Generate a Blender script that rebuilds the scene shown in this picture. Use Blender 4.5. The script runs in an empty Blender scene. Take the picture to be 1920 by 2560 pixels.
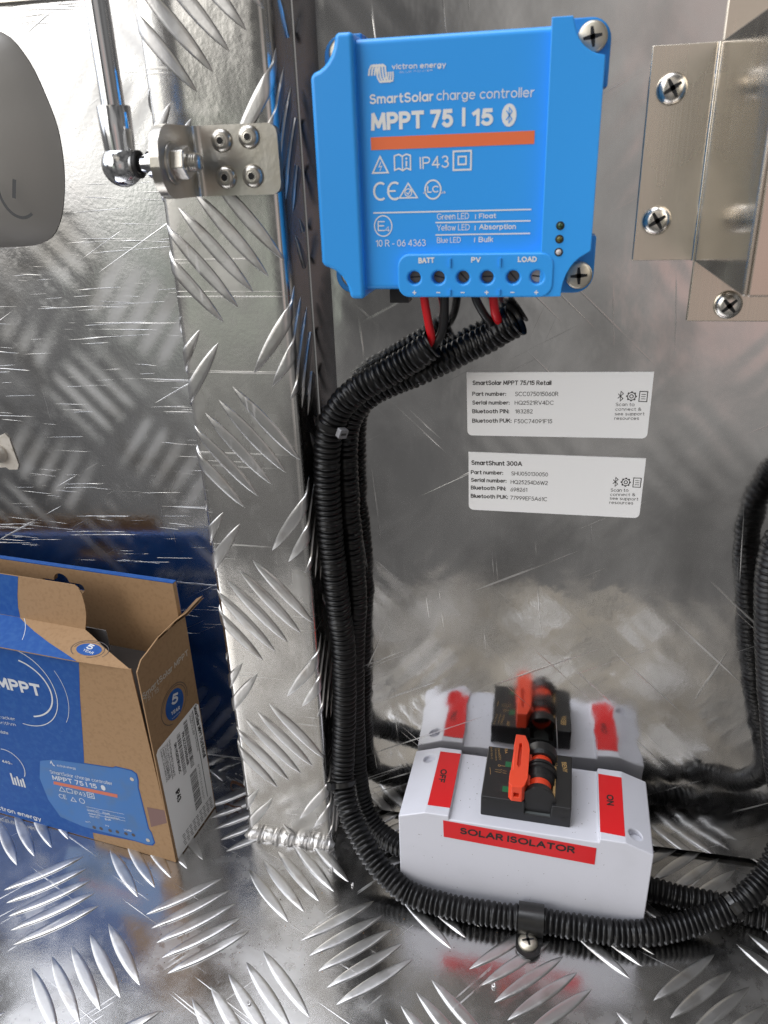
import bpy, bmesh, math, random
from mathutils import Vector, Matrix
import numpy as np

# ---------------------------------------------------------------- camera, world, exposure
sc = bpy.context.scene
S = 0.001                      # everything below is written in millimetres
cam_d = bpy.data.cameras.new("camera")
cam = bpy.data.objects.new("camera", cam_d)
sc.collection.objects.link(cam)
sc.camera = cam
RIGHT = Vector((0.979331, 0.199797, -0.031501))
DOWN = Vector((0.053918, -0.407985, -0.911395))
FWD = Vector((-0.194946, 0.890859, -0.410325))
m = Matrix.Identity(4)
for i in range(3):
    m[i][0] = RIGHT[i]; m[i][1] = -DOWN[i]; m[i][2] = -FWD[i]
m[0][3], m[1][3], m[2][3] = 0.0, -0.343, 0.361
cam.matrix_world = m
cam_d.sensor_fit = 'VERTICAL'
cam_d.sensor_height = 9.6
cam_d.lens = 1918.47 / 2560 * 9.6
cam_d.clip_start = 0.01
cam_d.clip_end = 100
cam_d.dof.use_dof = True
cam_d.dof.focus_distance = 0.395
cam_d.dof.aperture_fstop = 4.0

world = bpy.data.worlds.new("World")
sc.world = world
world.use_nodes = True
wt = world.node_tree
for n in list(wt.nodes): wt.nodes.remove(n)
def wn(t, **k):
    n = wt.nodes.new(t)
    for a, b in k.items(): setattr(n, a, b)
    return n
def wl(a, b): wt.links.new(a, b)
w_out = wn('ShaderNodeOutputWorld'); w_bg = wn('ShaderNodeBackground')
w_tc = wn('ShaderNodeTexCoord')
wl(w_bg.outputs[0], w_out.inputs[0])
w_noise = wn('ShaderNodeTexNoise'); w_noise.inputs['Scale'].default_value = 2.6; w_noise.inputs['Detail'].default_value = 4
wl(w_tc.outputs['Generated'], w_noise.inputs['Vector'])
def lobe(direction, lo, hi):
    """soft round opening of the surroundings round a direction: 0 outside, 1 inside"""
    d = Vector(direction).normalized()
    dp = wn('ShaderNodeVectorMath', operation='DOT_PRODUCT')
    wl(w_tc.outputs['Generated'], dp.inputs[0]); dp.inputs[1].default_value = d
    ad = wn('ShaderNodeMath', operation='MULTIPLY_ADD')
    wl(w_noise.outputs['Fac'], ad.inputs[0]); ad.inputs[1].default_value = 0.16; ad.inputs[2].default_value = -0.08
    s = wn('ShaderNodeMath', operation='ADD'); wl(dp.outputs['Value'], s.inputs[0]); wl(ad.outputs[0], s.inputs[1])
    mr = wn('ShaderNodeMapRange', interpolation_type='SMOOTHSTEP')
    wl(s.outputs[0], mr.inputs['Value']); mr.inputs['From Min'].default_value = lo; mr.inputs['From Max'].default_value = hi
    return mr.outputs[0]
def add_light(prev, fac, col, strength):
    mx = wn('ShaderNodeMix', data_type='RGBA', blend_type='ADD')
    wl(fac, mx.inputs['Factor'])
    if prev is None: mx.inputs[6].default_value = (0, 0, 0, 1)
    else: wl(prev, mx.inputs[6])
    mx.inputs[7].default_value = (col[0] * strength, col[1] * strength, col[2] * strength, 1)
    return mx.outputs[2]
base = wn('ShaderNodeValToRGB')
wl(w_noise.outputs['Fac'], base.inputs[0])
base.color_ramp.elements[0].position = 0.35; base.color_ramp.elements[0].color = (0.083, 0.082, 0.083, 1)
base.color_ramp.elements[1].position = 0.68; base.color_ramp.elements[1].color = (0.25, 0.243, 0.236, 1)
w_sep = wn('ShaderNodeSeparateXYZ'); wl(w_tc.outputs['Generated'], w_sep.inputs[0])
w_el = wn('ShaderNodeMapRange', interpolation_type='SMOOTHSTEP'); wl(w_sep.outputs['Z'], w_el.inputs['Value'])
for k, v in (('From Min', -0.50), ('From Max', -0.24), ('To Min', 0.80), ('To Max', 1.0)): w_el.inputs[k].default_value = v
w_mul = wn('ShaderNodeMix', data_type='RGBA', blend_type='MULTIPLY'); w_mul.inputs['Factor'].default_value = 1.0
wl(base.outputs[0], w_mul.inputs[6]); wl(w_el.outputs[0], w_mul.inputs[7])
c = w_mul.outputs[2]
LOBES = [
    ((-0.620, -0.735, 0.28), 0.930, 0.970, (1.0, 0.96, 0.90), 3.3),   # open side of the canopy, left behind the camera
    ((-0.82, -0.26, 0.51), 0.84, 0.94, (0.88, 0.92, 1.0), 2.9),       # sky over the opening
    ((-0.30, -0.02, 0.955), 0.885, 0.965, (0.92, 0.94, 1.0), 6.2),     # overhead glow added to brighten upward faces
    ((-0.34, -0.94, 0.06), 0.975, 0.995, (0.82, 0.95, 0.75), 0.25),   # greenery outside
    ((0.20, -0.97, -0.09), 0.975, 0.998, (1.0, 0.24, 0.13), 0.16),    # something red behind, right
    ((0.27, -0.95, 0.02), 0.86, 0.985, (1.0, 0.96, 0.91), 0.27),      # pale surroundings on the right
    ((0.02, -0.80, 0.60), 0.975, 0.997, (1.0, 0.88, 0.70), 0.40),     # small warm opening high behind
    ((-0.28, -0.68, 0.68), 0.965, 0.992, (1.0, 0.92, 0.80), 0.40),    # another one to its left
]
for d, lo, hi, col, st in LOBES: c = add_light(c, lobe(d, lo, hi), col, st)
wl(c, w_bg.inputs['Color'])
w_bg.inputs['Strength'].default_value = 1.0
sc.view_settings.view_transform = 'Standard'
sc.view_settings.look = 'None'
sc.view_settings.exposure = 0.0
sc.view_settings.gamma = 1.0
sc.view_settings.use_curve_mapping = False
sc.cycles.max_bounces = 12
sc.cycles.glossy_bounces = 8
sc.cycles.use_denoising = True
sc.cycles.denoising_prefilter = 'NONE'
# ---------------------------------------------------------------- mesh and material helpers
random.seed(7)
ROOT = {}                       # object name -> base location in mm

class MB:
    """collects faces in millimetres and links them as one mesh object"""
    def __init__(s): s.v = []; s.f = []; s.mi = []; s.sm = []; s.at = {}
    def add(s, vs, fs, mi=0, smooth=False):
        o = len(s.v); s.v += [tuple(p) for p in vs]
        for f in fs: s.f.append(tuple(o + i for i in f)); s.mi.append(mi); s.sm.append(smooth)
        return o
    def box(s, x0, x1, y0, y1, z0, z1, mi=0, fr=None):
        p = [(x, y, z) for z in (z0, z1) for y in (y0, y1) for x in (x0, x1)]
        if fr: p = [fr(*q) for q in p]
        s.add(p, [(0, 2, 3, 1), (4, 5, 7, 6), (0, 1, 5, 4), (2, 6, 7, 3), (0, 4, 6, 2), (1, 3, 7, 5)], mi)
    def prism(s, poly, h0, h1, fr, mi=0):
        """poly of (a, b) drawn in the frame fr(a, b, h), from height h0 to h1"""
        n = len(poly)
        s.add([fr(a, b, h0) for a, b in poly] + [fr(a, b, h1) for a, b in poly],
              [tuple(range(n - 1, -1, -1)), tuple(range(n, 2 * n))] + [(i, (i + 1) % n, n + (i + 1) % n, n + i) for i in range(n)], mi)
    def flat(s, poly, h, fr, mi=0):
        s.add([fr(a, b, h) for a, b in poly], [tuple(range(len(poly)))], mi)
    def grid(s, P, mi=0, smooth=True, cu=False, cv=False):
        nu, nv = len(P), len(P[0])
        fs = []
        for i in range(nu if cu else nu - 1):
            for j in range(nv if cv else nv - 1):
                a, b = (i + 1) % nu, (j + 1) % nv
                fs.append((i * nv + j, a * nv + j, a * nv + b, i * nv + b))
        return s.add([p for r in P for p in r], fs, mi, smooth)
    def lathe(s, prof, fr, n=24, mi=0, smooth=True):
        """prof of (radius, height) turned round the h axis of fr"""
        P = [[fr(r * math.cos(2 * math.pi * k / n), r * math.sin(2 * math.pi * k / n), h) for k in range(n)] for r, h in prof]
        s.grid(P, mi, smooth, cv=True)
        if prof[0][0] > 0.01: s.add([fr(prof[0][0] * math.cos(2 * math.pi * k / n), prof[0][0] * math.sin(2 * math.pi * k / n), prof[0][1]) for k in range(n)], [tuple(range(n - 1, -1, -1))], mi)
        if prof[-1][0] > 0.01: s.add([fr(prof[-1][0] * math.cos(2 * math.pi * k / n), prof[-1][0] * math.sin(2 * math.pi * k / n), prof[-1][1]) for k in range(n)], [tuple(range(n))], mi)
    def tube(s, pts, rad, n=12, mi=0, caps=True):
        """pts list of Vectors, rad(i) radius at point i"""
        rings = frames(pts)
        P = []
        for i, (p, a, b) in enumerate(rings):
            P.append([p + (a * math.cos(2 * math.pi * k / n) + b * math.sin(2 * math.pi * k / n)) * rad(i, k / n) for k in range(n)])
        o = s.grid([[tuple(q) for q in r] for r in P], mi, True, cv=True)
        if caps:
            s.add([tuple(q) for q in P[0]], [tuple(range(n))], mi); s.add([tuple(q) for q in P[-1]], [tuple(range(n - 1, -1, -1))], mi)
    def build(s, name, mats, parent=None, loc=None, bevel=0, seg=2, sharp=35, attr=None, recalc=True):
        if parent is not None: base = ROOT[parent.name]
        else: base = loc or (0, 0, 0)
        me = bpy.data.meshes.new(name)
        me.from_pydata([((x - base[0]) * S, (y - base[1]) * S, (z - base[2]) * S) for x, y, z in s.v], [], s.f)
        if not isinstance(mats, (list, tuple)): mats = [mats]
        for mm in mats: me.materials.append(mm)
        me.polygons.foreach_set('material_index', s.mi)
        me.polygons.foreach_set('use_smooth', s.sm)
        if attr is not None:
            a = me.attributes.new('ghost', 'FLOAT', 'POINT'); a.data.foreach_set('value', attr)
        if recalc:
            bm = bmesh.new(); bm.from_mesh(me); bmesh.ops.recalc_face_normals(bm, faces=bm.faces); bm.to_mesh(me); bm.free()
        me.update()
        if any(s.sm): me.set_sharp_from_angle(angle=math.radians(sharp))
        o = bpy.data.objects.new(name, me)
        sc.collection.objects.link(o)
        ROOT[o.name] = base
        if parent is not None: o.parent = parent
        else: o.location = Vector(base) * S
        if bevel:
            md = o.modifiers.new('bevel', 'BEVEL'); md.width = bevel * S; md.segments = seg
            md.limit_method = 'ANGLE'; md.angle_limit = math.radians(40); md.harden_normals = True
            me.polygons.foreach_set('use_smooth', [True] * len(me.polygons))
            me.set_sharp_from_angle(angle=math.radians(30))
        return o

def frames(pts):
    pts = [Vector(p) for p in pts]; out = []
    t0 = (pts[1] - pts[0]).normalized()
    a = t0.orthogonal().normalized()
    for i, p in enumerate(pts):
        t = (pts[min(i + 1, len(pts) - 1)] - pts[max(i - 1, 0)]).normalized()
        a = (a - t * a.dot(t)).normalized(); out.append((p, a, t.cross(a)))
    return out

def spline(ctrl, step):
    """Catmull-Rom curve through ctrl, resampled at even steps"""
    c = [Vector(p) for p in ctrl]; c = [c[0] * 2 - c[1]] + c + [c[-1] * 2 - c[-2]]
    d = []
    for i in range(1, len(c) - 2):
        for k in range(24):
            t = k / 24; p0, p1, p2, p3 = c[i - 1:i + 3]
            d.append(0.5 * ((2 * p1) + (p2 - p0) * t + (2 * p0 - 5 * p1 + 4 * p2 - p3) * t * t + (3 * p1 - p0 - 3 * p2 + p3) * t ** 3))
    d.append(c[-2]); out = [d[0]]; acc = 0
    for a, b in zip(d, d[1:]):
        L = (b - a).length
        if L < 1e-9: continue
        while acc + L >= step:
            a = a + (b - a) * ((step - acc) / L); L = (b - a).length; acc = 0; out.append(a.copy())
        acc += L
    return out

def F(o, ex, ey, ez):
    o, ex, ey, ez = (Vector(q) for q in (o, ex, ey, ez))
    return lambda a, b, h=0: tuple(o + ex * a + ey * b + ez * h)
def on_wall(y): return lambda a, b, h=0: (a, y - h, b)          # a = X, b = Z, h towards the camera
def on_floor(z): return lambda a, b, h=0: (a, b, z + h)

def tag(o, label=None, cat=None, group=None, kind=None):
    for k, v in (('label', label), ('category', cat), ('group', group), ('kind', kind)):
        if v: o[k] = v
    return o
def thing(name, loc, label, cat, group=None):
    o = bpy.data.objects.new(name, None); sc.collection.objects.link(o)
    o.empty_display_size = 0.005; o.location = Vector(loc) * S; ROOT[o.name] = tuple(loc)
    return tag(o, label, cat, group)
def copy_part(o, shift, parent=None):
    c = o.copy(); sc.collection.objects.link(c); c.parent = parent or o.parent
    c.location = o.location + Vector(shift) * S; ROOT[c.name] = ROOT[o.name]
    return c
def apply_boolean(o, cutter):
    md = o.modifiers.new('cut', 'BOOLEAN'); md.operation = 'DIFFERENCE'; md.object = cutter; md.solver = 'EXACT'
    dg = bpy.context.evaluated_depsgraph_get(); dg.update()
    me = bpy.data.meshes.new_from_object(o.evaluated_get(dg), depsgraph=dg)
    o.modifiers.clear(); o.data = me
    bpy.data.objects.remove(cutter)

# flat drawing: lettering and marks as thin polygons in a frame fr(a, b, h)
def stroke(mb, pts, w, fr, lift=0.0, mi=0, closed=False):
    pts = [Vector((p[0], p[1])) for p in pts]; n = len(pts); A = []; B = []
    for i, p in enumerate(pts):
        if closed: q, r = pts[i - 1], pts[(i + 1) % n]
        else: q, r = pts[max(i - 1, 0)], pts[min(i + 1, n - 1)]
        d1 = (p - q).normalized() if (p - q).length > 1e-9 else (r - p).normalized()
        d2 = (r - p).normalized() if (r - p).length > 1e-9 else d1
        nn = Vector((-d1.y, d1.x)) + Vector((-d2.y, d2.x)); nn.normalize()
        k = min(2.0, 1 / max(0.35, nn.dot(Vector((-d1.y, d1.x)))))
        A.append(p + nn * w / 2 * k); B.append(p - nn * w / 2 * k)
    N = n if closed else n - 1
    mb.add([fr(a.x, a.y, lift) for a in A] + [fr(b.x, b.y, lift) for b in B],
           [(i, (i + 1) % n, n + (i + 1) % n, n + i) for i in range(N)], mi)
def arc(cx, cy, rx, ry=None, a0=0, a1=360, n=32):
    ry = ry or rx
    return [(cx + rx * math.cos(math.radians(a0 + (a1 - a0) * k / n)), cy + ry * math.sin(math.radians(a0 + (a1 - a0) * k / n))) for k in range(n + 1)]
def ring(mb, cx, cy, rx, w, fr, lift=0.0, mi=0, ry=None, a0=0, a1=360):
    full = abs(a1 - a0) >= 360
    p = arc(cx, cy, rx, ry, a0, a1); stroke(mb, p[:-1] if full else p, w, fr, lift, mi, full)
def disc(mb, cx, cy, rx, fr, lift=0.0, mi=0, ry=None, n=32):
    mb.flat(arc(cx, cy, rx, ry, n=n)[:-1], lift, fr, mi)
def rect(mb, x0, x1, y0, y1, fr, lift=0.0, mi=0): mb.flat([(x0, y0), (x1, y0), (x1, y1), (x0, y1)], lift, fr, mi)
def rrect(x0, x1, y0, y1, r, n=6, corners=(1, 1, 1, 1)):
    out = []
    for (cx, cy, a), on in zip(((x1 - r, y0 + r, -90), (x1 - r, y1 - r, 0), (x0 + r, y1 - r, 90), (x0 + r, y0 + r, 180)), corners):
        if on: out += arc(cx, cy, r, a0=a, a1=a + 90, n=n)
        else: out.append((x1 if a in (-90, 0) else x0, y0 if a in (-90, 180) else y1))
    return out

# a plain rounded single-line alphabet: glyph = (width, strokes); cap height 1, small letters 0.72 high
def _a(cx, cy, rx, ry, a0, a1):
    n = max(4, int(abs(a1 - a0) / 18))
    return [(cx + rx * math.cos(math.radians(a0 + (a1 - a0) * k / n)), cy + ry * math.sin(math.radians(a0 + (a1 - a0) * k / n))) for k in range(n + 1)]
_O = lambda cx, cy, rx, ry: _a(cx, cy, rx, ry, 90, 450)
GL = {
 'A': (.80, [[(0, 0), (.40, 1), (.80, 0)], [(.15, .34), (.65, .34)]]),
 'B': (.62, [[(0, 0), (0, 1), (.32, 1)] + _a(.34, .765, .23, .235, 90, -90) + [(0, .53)], [(.32, .53)] + _a(.36, .265, .26, .265, 90, -90) + [(0, 0)]]),
 'C': (.80, [_a(.46, .5, .46, .5, 48, 312)]),
 'D': (.74, [[(0, 0), (0, 1), (.26, 1)] + _a(.28, .5, .46, .5, 90, -90) + [(0, 0)]]),
 'E': (.54, [[(.54, 1), (0, 1), (0, 0), (.54, 0)], [(0, .52), (.48, .52)]]),
 'F': (.52, [[(.52, 1), (0, 1), (0, 0)], [(0, .5), (.45, .5)]]),
 'G': (.86, [_a(.46, .5, .46, .5, 45, 340) + [(.90, .45), (.56, .45)]]),
 'H': (.70, [[(0, 0), (0, 1)], [(.70, 0), (.70, 1)], [(0, .52), (.70, .52)]]),
 'I': (.0, [[(0, 0), (0, 1)]]),
 'J': (.46, [[(.46, 1), (.46, .25)] + _a(.23, .25, .23, .25, 0, -170)]),
 'K': (.64, [[(0, 0), (0, 1)], [(.60, 1), (.02, .42)], [(.20, .58), (.64, 0)]]),
 'L': (.50, [[(0, 1), (0, 0), (.50, 0)]]),
 'M': (.84, [[(0, 0), (.06, 1), (.42, .18), (.78, 1), (.84, 0)]]),
 'N': (.70, [[(0, 0), (0, 1), (.70, 0), (.70, 1)]]),
 'O': (.94, [_O(.47, .5, .47, .5)]),
 'P': (.58, [[(0, 0), (0, 1)], [(0, 1), (.30, 1)] + _a(.31, .735, .27, .265, 90, -90) + [(0, .47)]]),
 'Q': (.94, [_O(.47, .5, .47, .5), [(.58, .24), (.90, -.04)]]),
 'R': (.62, [[(0, 0), (0, 1)], [(0, 1), (.30, 1)] + _a(.32, .75, .26, .25, 90, -90) + [(0, .50)], [(.30, .48), (.62, 0)]]),
 'S': (.58, [_a(.30, .75, .26, .25, 35, 262) + _a(.30, .26, .29, .26, 85, -150)]),
 'T': (.66, [[(0, 1), (.66, 1)], [(.33, .99), (.33, 0)]]),
 'U': (.66, [[(0, 1), (0, .32)] + _a(.33, .32, .33, .32, 180, 360) + [(.66, 1)]]),
 'V': (.74, [[(0, 1), (.37, 0), (.74, 1)]]),
 'W': (1.05, [[(0, 1), (.25, 0), (.525, .92), (.80, 0), (1.05, 1)]]),
 'X': (.68, [[(0, 0), (.68, 1)], [(0, 1), (.68, 0)]]),
 'Y': (.68, [[(0, 1), (.34, .45), (.68, 1)], [(.34, .45), (.34, 0)]]),
 'Z': (.62, [[(.02, 1), (.60, 1), (0, 0), (.62, 0)]]),
 '0': (.58, [_O(.29, .5, .29, .5)]), '1': (.26, [[(0, .78), (.26, .99), (.26, 0)]]),
 '2': (.54, [_a(.27, .74, .26, .26, 165, -38) + [(0, 0), (.55, 0)]]),
 '3': (.54, [_a(.26, .76, .23, .24, 150, -85), _a(.26, .27, .28, .27, 88, -150)]),
 '4': (.60, [[(.44, 0), (.44, 1), (0, .27), (.60, .27)]]),
 '5': (.54, [[(.50, 1), (.10, 1), (.05, .55)] + _a(.26, .32, .28, .32, 120, -145)]),
 '6': (.56, [[(.42, 1), (.06, .48)] + _a(.28, .31, .28, .31, 150, -210)]),
 '7': (.52, [[(0, 1), (.52, 1), (.14, 0)]]),
 '8': (.56, [_O(.28, .76, .23, .24), _O(.28, .27, .28, .27)]),
 '9': (.56, [[(.14, 0), (.50, .52)] + _a(.28, .69, .28, .31, -30, 330)]),
 'a': (.56, [_O(.27, .35, .27, .35), [(.56, .71), (.56, 0)]]),
 'b': (.56, [[(0, 1.02), (0, 0)], _O(.29, .35, .27, .35)]),
 'c': (.48, [_a(.29, .35, .29, .35, 50, 310)]),
 'd': (.56, [_O(.27, .35, .27, .35), [(.56, 1.02), (.56, 0)]]),
 'e': (.56, [[(.02, .37), (.55, .37)] + _a(.28, .35, .28, .35, 6, 315)]),
 'f': (.32, [[(.34, 1.0), (.22, 1.0), (.13, .88), (.13, 0)], [(0, .68), (.32, .68)]]),
 'g': (.56, [_O(.27, .35, .27, .35), [(.56, .71), (.56, 0)] + _a(.29, 0, .27, .26, 0, -150)]),
 'h': (.50, [[(0, 1.02), (0, 0)], _a(.25, .44, .25, .27, 175, 0) + [(.50, 0)]]),
 'i': (.0, [[(0, .70), (0, 0)], [(0, .93), (0, 1.0)]]),
 'k': (.46, [[(0, 1.02), (0, 0)], [(.43, .70), (.02, .30)], [(.16, .42), (.46, 0)]]),
 'l': (.0, [[(0, 1.02), (0, 0)]]),
 'm': (.82, [[(0, .70), (0, 0)], _a(.205, .46, .205, .24, 175, 0) + [(.41, 0)], _a(.615, .46, .205, .24, 175, 0) + [(.82, 0)]]),
 'n': (.48, [[(0, .70), (0, 0)], _a(.24, .45, .24, .26, 175, 0) + [(.48, 0)]]),
 'o': (.58, [_O(.29, .35, .29, .35)]),
 'p': (.56, [[(0, .70), (0, -.28)], _O(.29, .35, .27, .35)]),
 'r': (.28, [[(0, .70), (0, 0)], [(0, .42), (.10, .64), (.28, .69)]]),
 's': (.42, [_a(.21, .52, .18, .18, 40, 255) + _a(.21, .18, .21, .19, 80, -150)]),
 't': (.32, [[(.13, .95), (.13, .14), (.22, 0), (.34, .01)], [(0, .68), (.32, .68)]]),
 'u': (.48, [[(0, .70), (0, .27)] + _a(.24, .27, .24, .27, 180, 355), [(.48, .70), (.48, 0)]]),
 'v': (.50, [[(0, .70), (.25, 0), (.50, .70)]]), 'w': (.76, [[(0, .70), (.19, 0), (.38, .64), (.57, 0), (.76, .70)]]),
 'y': (.52, [[(0, .70), (.27, .02)], [(.52, .70), (.16, -.28)]]),
 ':': (.0, [[(0, .05), (0, -.01)], [(0, .56), (0, .62)]]), '.': (.0, [[(0, .04), (0, -.02)]]), '-': (.30, [[(0, .36), (.30, .36)]]), '|': (.0, [[(0, -.02), (0, 1)]]),
 '/': (.40, [[(0, -.05), (.40, 1.02)]]), '(': (.18, [_a(.40, .45, .40, .65, 130, 230)]), ')': (.18, [_a(-.22, .45, .40, .65, -50, 50)]), '=': (.4, [[(0, .5), (.4, .5)], [(0, .25), (.4, .25)]]),
 '&': (.66, [[(.66, 0), (.12, .72)] + _a(.28, .82, .17, .18, 215, -40) + [(.10, .42)] + _a(.28, .25, .25, .25, 140, 350) + [(.62, .48)]]),
}
def text(mb, s, x0, y0, x1, y1, h, fr, lift=0.0, flag='', mi=0):
    """s set between two baseline points with cap height h (all mm); every stroke lies a hair above the last"""
    wt = {'': .112, 'b': .175, 'B': .225}[flag]; gap = .17 + wt * .55
    if len(s) == 1: gap = 0
    pen = 0; out = []
    for ch in s:
        if ch == ' ': pen += .36; continue
        w, strokes = GL[ch]; out += [[(pen + a, b) for a, b in st] for st in strokes]; pen += w + gap
    W = max(.05, pen - gap)
    L = math.hypot(x1 - x0, y1 - y0); ux, uy = (x1 - x0) / L, (y1 - y0) / L
    m_ = wt * h / 2; ks = (L - 2 * m_) / W if W > .06 else 0
    if W <= .06: m_ = L / 2
    hh = h - wt * h
    parts = []
    for st in out:                                   # break every stroke at its sharp corners
        cur = [st[0]]
        for i in range(1, len(st)):
            cur.append(st[i])
            if i < len(st) - 1:
                d1 = (st[i][0] - st[i - 1][0], st[i][1] - st[i - 1][1]); d2 = (st[i + 1][0] - st[i][0], st[i + 1][1] - st[i][1])
                if d1[0] * d2[0] + d1[1] * d2[1] < .64 * math.hypot(*d1) * math.hypot(*d2): parts.append(cur); cur = [st[i]]
        parts.append(cur)
    for k, st in enumerate(parts):
        pts = [(x0 + (m_ + a * ks) * ux - (m_ + b * hh) * uy if False else x0 + (m_ + a * ks) * ux - (wt * h / 2 + b * hh) * uy, y0 + (m_ + a * ks) * uy + (wt * h / 2 + b * hh) * ux) for a, b in st]
        closed = len(pts) > 3 and math.hypot(pts[0][0] - pts[-1][0], pts[0][1] - pts[-1][1]) < 1e-6
        if closed: stroke(mb, pts[:-1], wt * h, fr, lift + .006 * (k % 5), mi, True)
        else:
            e = wt * h * .42
            def ext(p, q):
                d = math.hypot(p[0] - q[0], p[1] - q[1]) or 1
                return (p[0] + (p[0] - q[0]) / d * e, p[1] + (p[1] - q[1]) / d * e)
            stroke(mb, [ext(pts[0], pts[1])] + pts + [ext(pts[-1], pts[-2])], wt * h, fr, lift + .006 * (k % 5), mi)

# materials
def mat(name, col, rough=0.5, metal=0.0, spec=0.5, bump=(), mottle=None, rmottle=None, coat=0, aniso=0):
    """bump: list of (scale vector, strength, detail); mottle: (scale, other colour, low, high); rmottle: (scale vector, rough2, low, high)"""
    M = bpy.data.materials.new(name); M.use_nodes = True; t = M.node_tree; b = t.nodes['Principled BSDF']
    b.inputs['Base Color'].default_value = (*col, 1); b.inputs['Roughness'].default_value = rough
    b.inputs['Metallic'].default_value = metal; b.inputs['Specular IOR Level'].default_value = spec
    if coat: b.inputs['Coat Weight'].default_value = coat; b.inputs['Coat Roughness'].default_value = 0.15
    tc = t.nodes.new('ShaderNodeTexCoord')
    def noise(sv, detail=3, rot=None):
        mp = t.nodes.new('ShaderNodeMapping'); mp.inputs['Scale'].default_value = sv
        n = t.nodes.new('ShaderNodeTexNoise'); n.inputs['Scale'].default_value = 1; n.inputs['Detail'].default_value = detail
        src = tc.outputs['Object']
        if rot:
            m0 = t.nodes.new('ShaderNodeMapping'); m0.inputs['Rotation'].default_value = rot; t.links.new(src, m0.inputs[0]); src = m0.outputs[0]
        t.links.new(src, mp.inputs[0]); t.links.new(mp.outputs[0], n.inputs['Vector'])
        return n.outputs['Fac']
    def ramp(fac, lo, hi):
        r = t.nodes.new('ShaderNodeMapRange'); r.interpolation_type = 'SMOOTHSTEP'; t.links.new(fac, r.inputs['Value'])
        r.inputs['From Min'].default_value = lo; r.inputs['From Max'].default_value = hi; return r.outputs[0]
    if mottle:
        sv, c2, lo, hi = mottle; mx = t.nodes.new('ShaderNodeMix'); mx.data_type = 'RGBA'
        t.links.new(ramp(noise(sv, 5), lo, hi), mx.inputs['Factor']); mx.inputs[6].default_value = (*col, 1); mx.inputs[7].default_value = (*c2, 1)
        t.links.new(mx.outputs[2], b.inputs['Base Color'])
    if rmottle:
        prev = None
        for sv, r2, lo, hi in rmottle:
            mx = t.nodes.new('ShaderNodeMix'); mx.data_type = 'FLOAT'
            t.links.new(ramp(noise(sv, 5), lo, hi), mx.inputs['Factor'])
            if prev is None: mx.inputs[2].default_value = rough
            else: t.links.new(prev, mx.inputs[2])
            mx.inputs[3].default_value = r2; prev = mx.outputs[0]
        t.links.new(prev, b.inputs['Roughness'])
    last = None
    for sv, st, dt in bump:
        bp = t.nodes.new('ShaderNodeBump'); bp.inputs['Strength'].default_value = 1; bp.inputs['Distance'].default_value = st
        t.links.new(noise(sv, dt), bp.inputs['Height'])
        if last is not None: t.links.new(last, bp.inputs['Normal'])
        last = bp.outputs[0]
    if last is not None: t.links.new(last, b.inputs['Normal'])
    return M, t, b, noise, ramp
def sm(*a, **k): return mat(*a, **k)[0]

# lettering laid out in millimetres: words, baseline start, baseline end, cap height, weight
T_CTRL=[
('victron energy',-58.72,392.26,-39.51,391.92,1.72,'b'),
('BLUE POWER',-55.98,391.04,-44.20,391.02,0.51,''),
('SmartSolar',-67.28,381.71,-43.95,381.66,3.17,'b'),
('charge controller',-42.84,381.81,-8.71,381.36,3.11,''),
('MPPT 75',-67.01,373.00,-36.86,373.11,5.87,'B'),
('15',-30.17,373.12,-22.66,373.02,5.53,'B'),
('IP43',-49.09,359.67,-38.32,359.90,4.10,''),
('Green LED',-42.81,342.05,-30.70,342.11,2.19,''),
('Float',-26.99,342.18,-20.69,342.20,1.74,'b'),
('Yellow LED',-42.83,338.14,-30.41,338.16,2.14,''),
('Absorption',-26.92,338.32,-13.31,338.23,1.90,'b'),
('Blue LED',-42.84,333.74,-33.73,333.77,2.02,''),
('Bulk',-26.99,333.82,-21.54,333.82,1.92,'b'),
('E',-65.75,338.44,-62.98,338.40,3.59,''),
('4',-62.99,338.10,-61.04,338.07,1.95,''),
('10 R - 06 4363',-66.69,332.69,-47.17,332.67,2.51,''),
('LC',-46.45,351.54,-42.16,351.57,2.35,'b'),
('c',-48.01,351.22,-46.84,351.19,0.93,'b'),
('us',-41.39,351.19,-39.60,351.22,0.93,'b'),
]
T_COV=[
('BATT',-49.74,326.60,-43.55,326.70,2.06,'B'),
('PV',-29.50,326.73,-25.89,326.77,1.95,'B'),
('LOAD',-12.01,326.72,-5.05,326.73,1.93,'B'),
]
T_L1=[
('SmartSolar MPPT 75/15 Retail',-31.75,269.13,3.29,269.90,2.07,'b'),
('Part number:',-31.79,264.08,-16.50,264.46,1.90,'b'),
('Serial number:',-31.72,259.93,-14.78,260.39,1.92,'b'),
('Bluetooth PIN:',-31.66,255.81,-14.82,256.31,1.94,'b'),
('Bluetooth PUK:',-31.59,251.25,-13.62,251.84,1.96,'b'),
('SCC075015060R',-12.44,264.43,6.59,264.91,2.01,''),
('HQ2521RV4DC',-12.47,260.39,4.81,260.87,1.90,''),
('183282',-12.13,256.32,-4.25,256.56,1.92,''),
('F50C74091F15',-12.26,251.62,4.66,252.17,1.94,''),
('Scan to',31.64,260.99,39.66,261.21,1.54,''),
('connect &',31.71,258.88,42.72,259.20,1.43,''),
('see support',31.67,256.76,44.24,257.14,1.43,''),
('resources',31.68,254.69,42.16,255.02,1.44,''),
]
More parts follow.
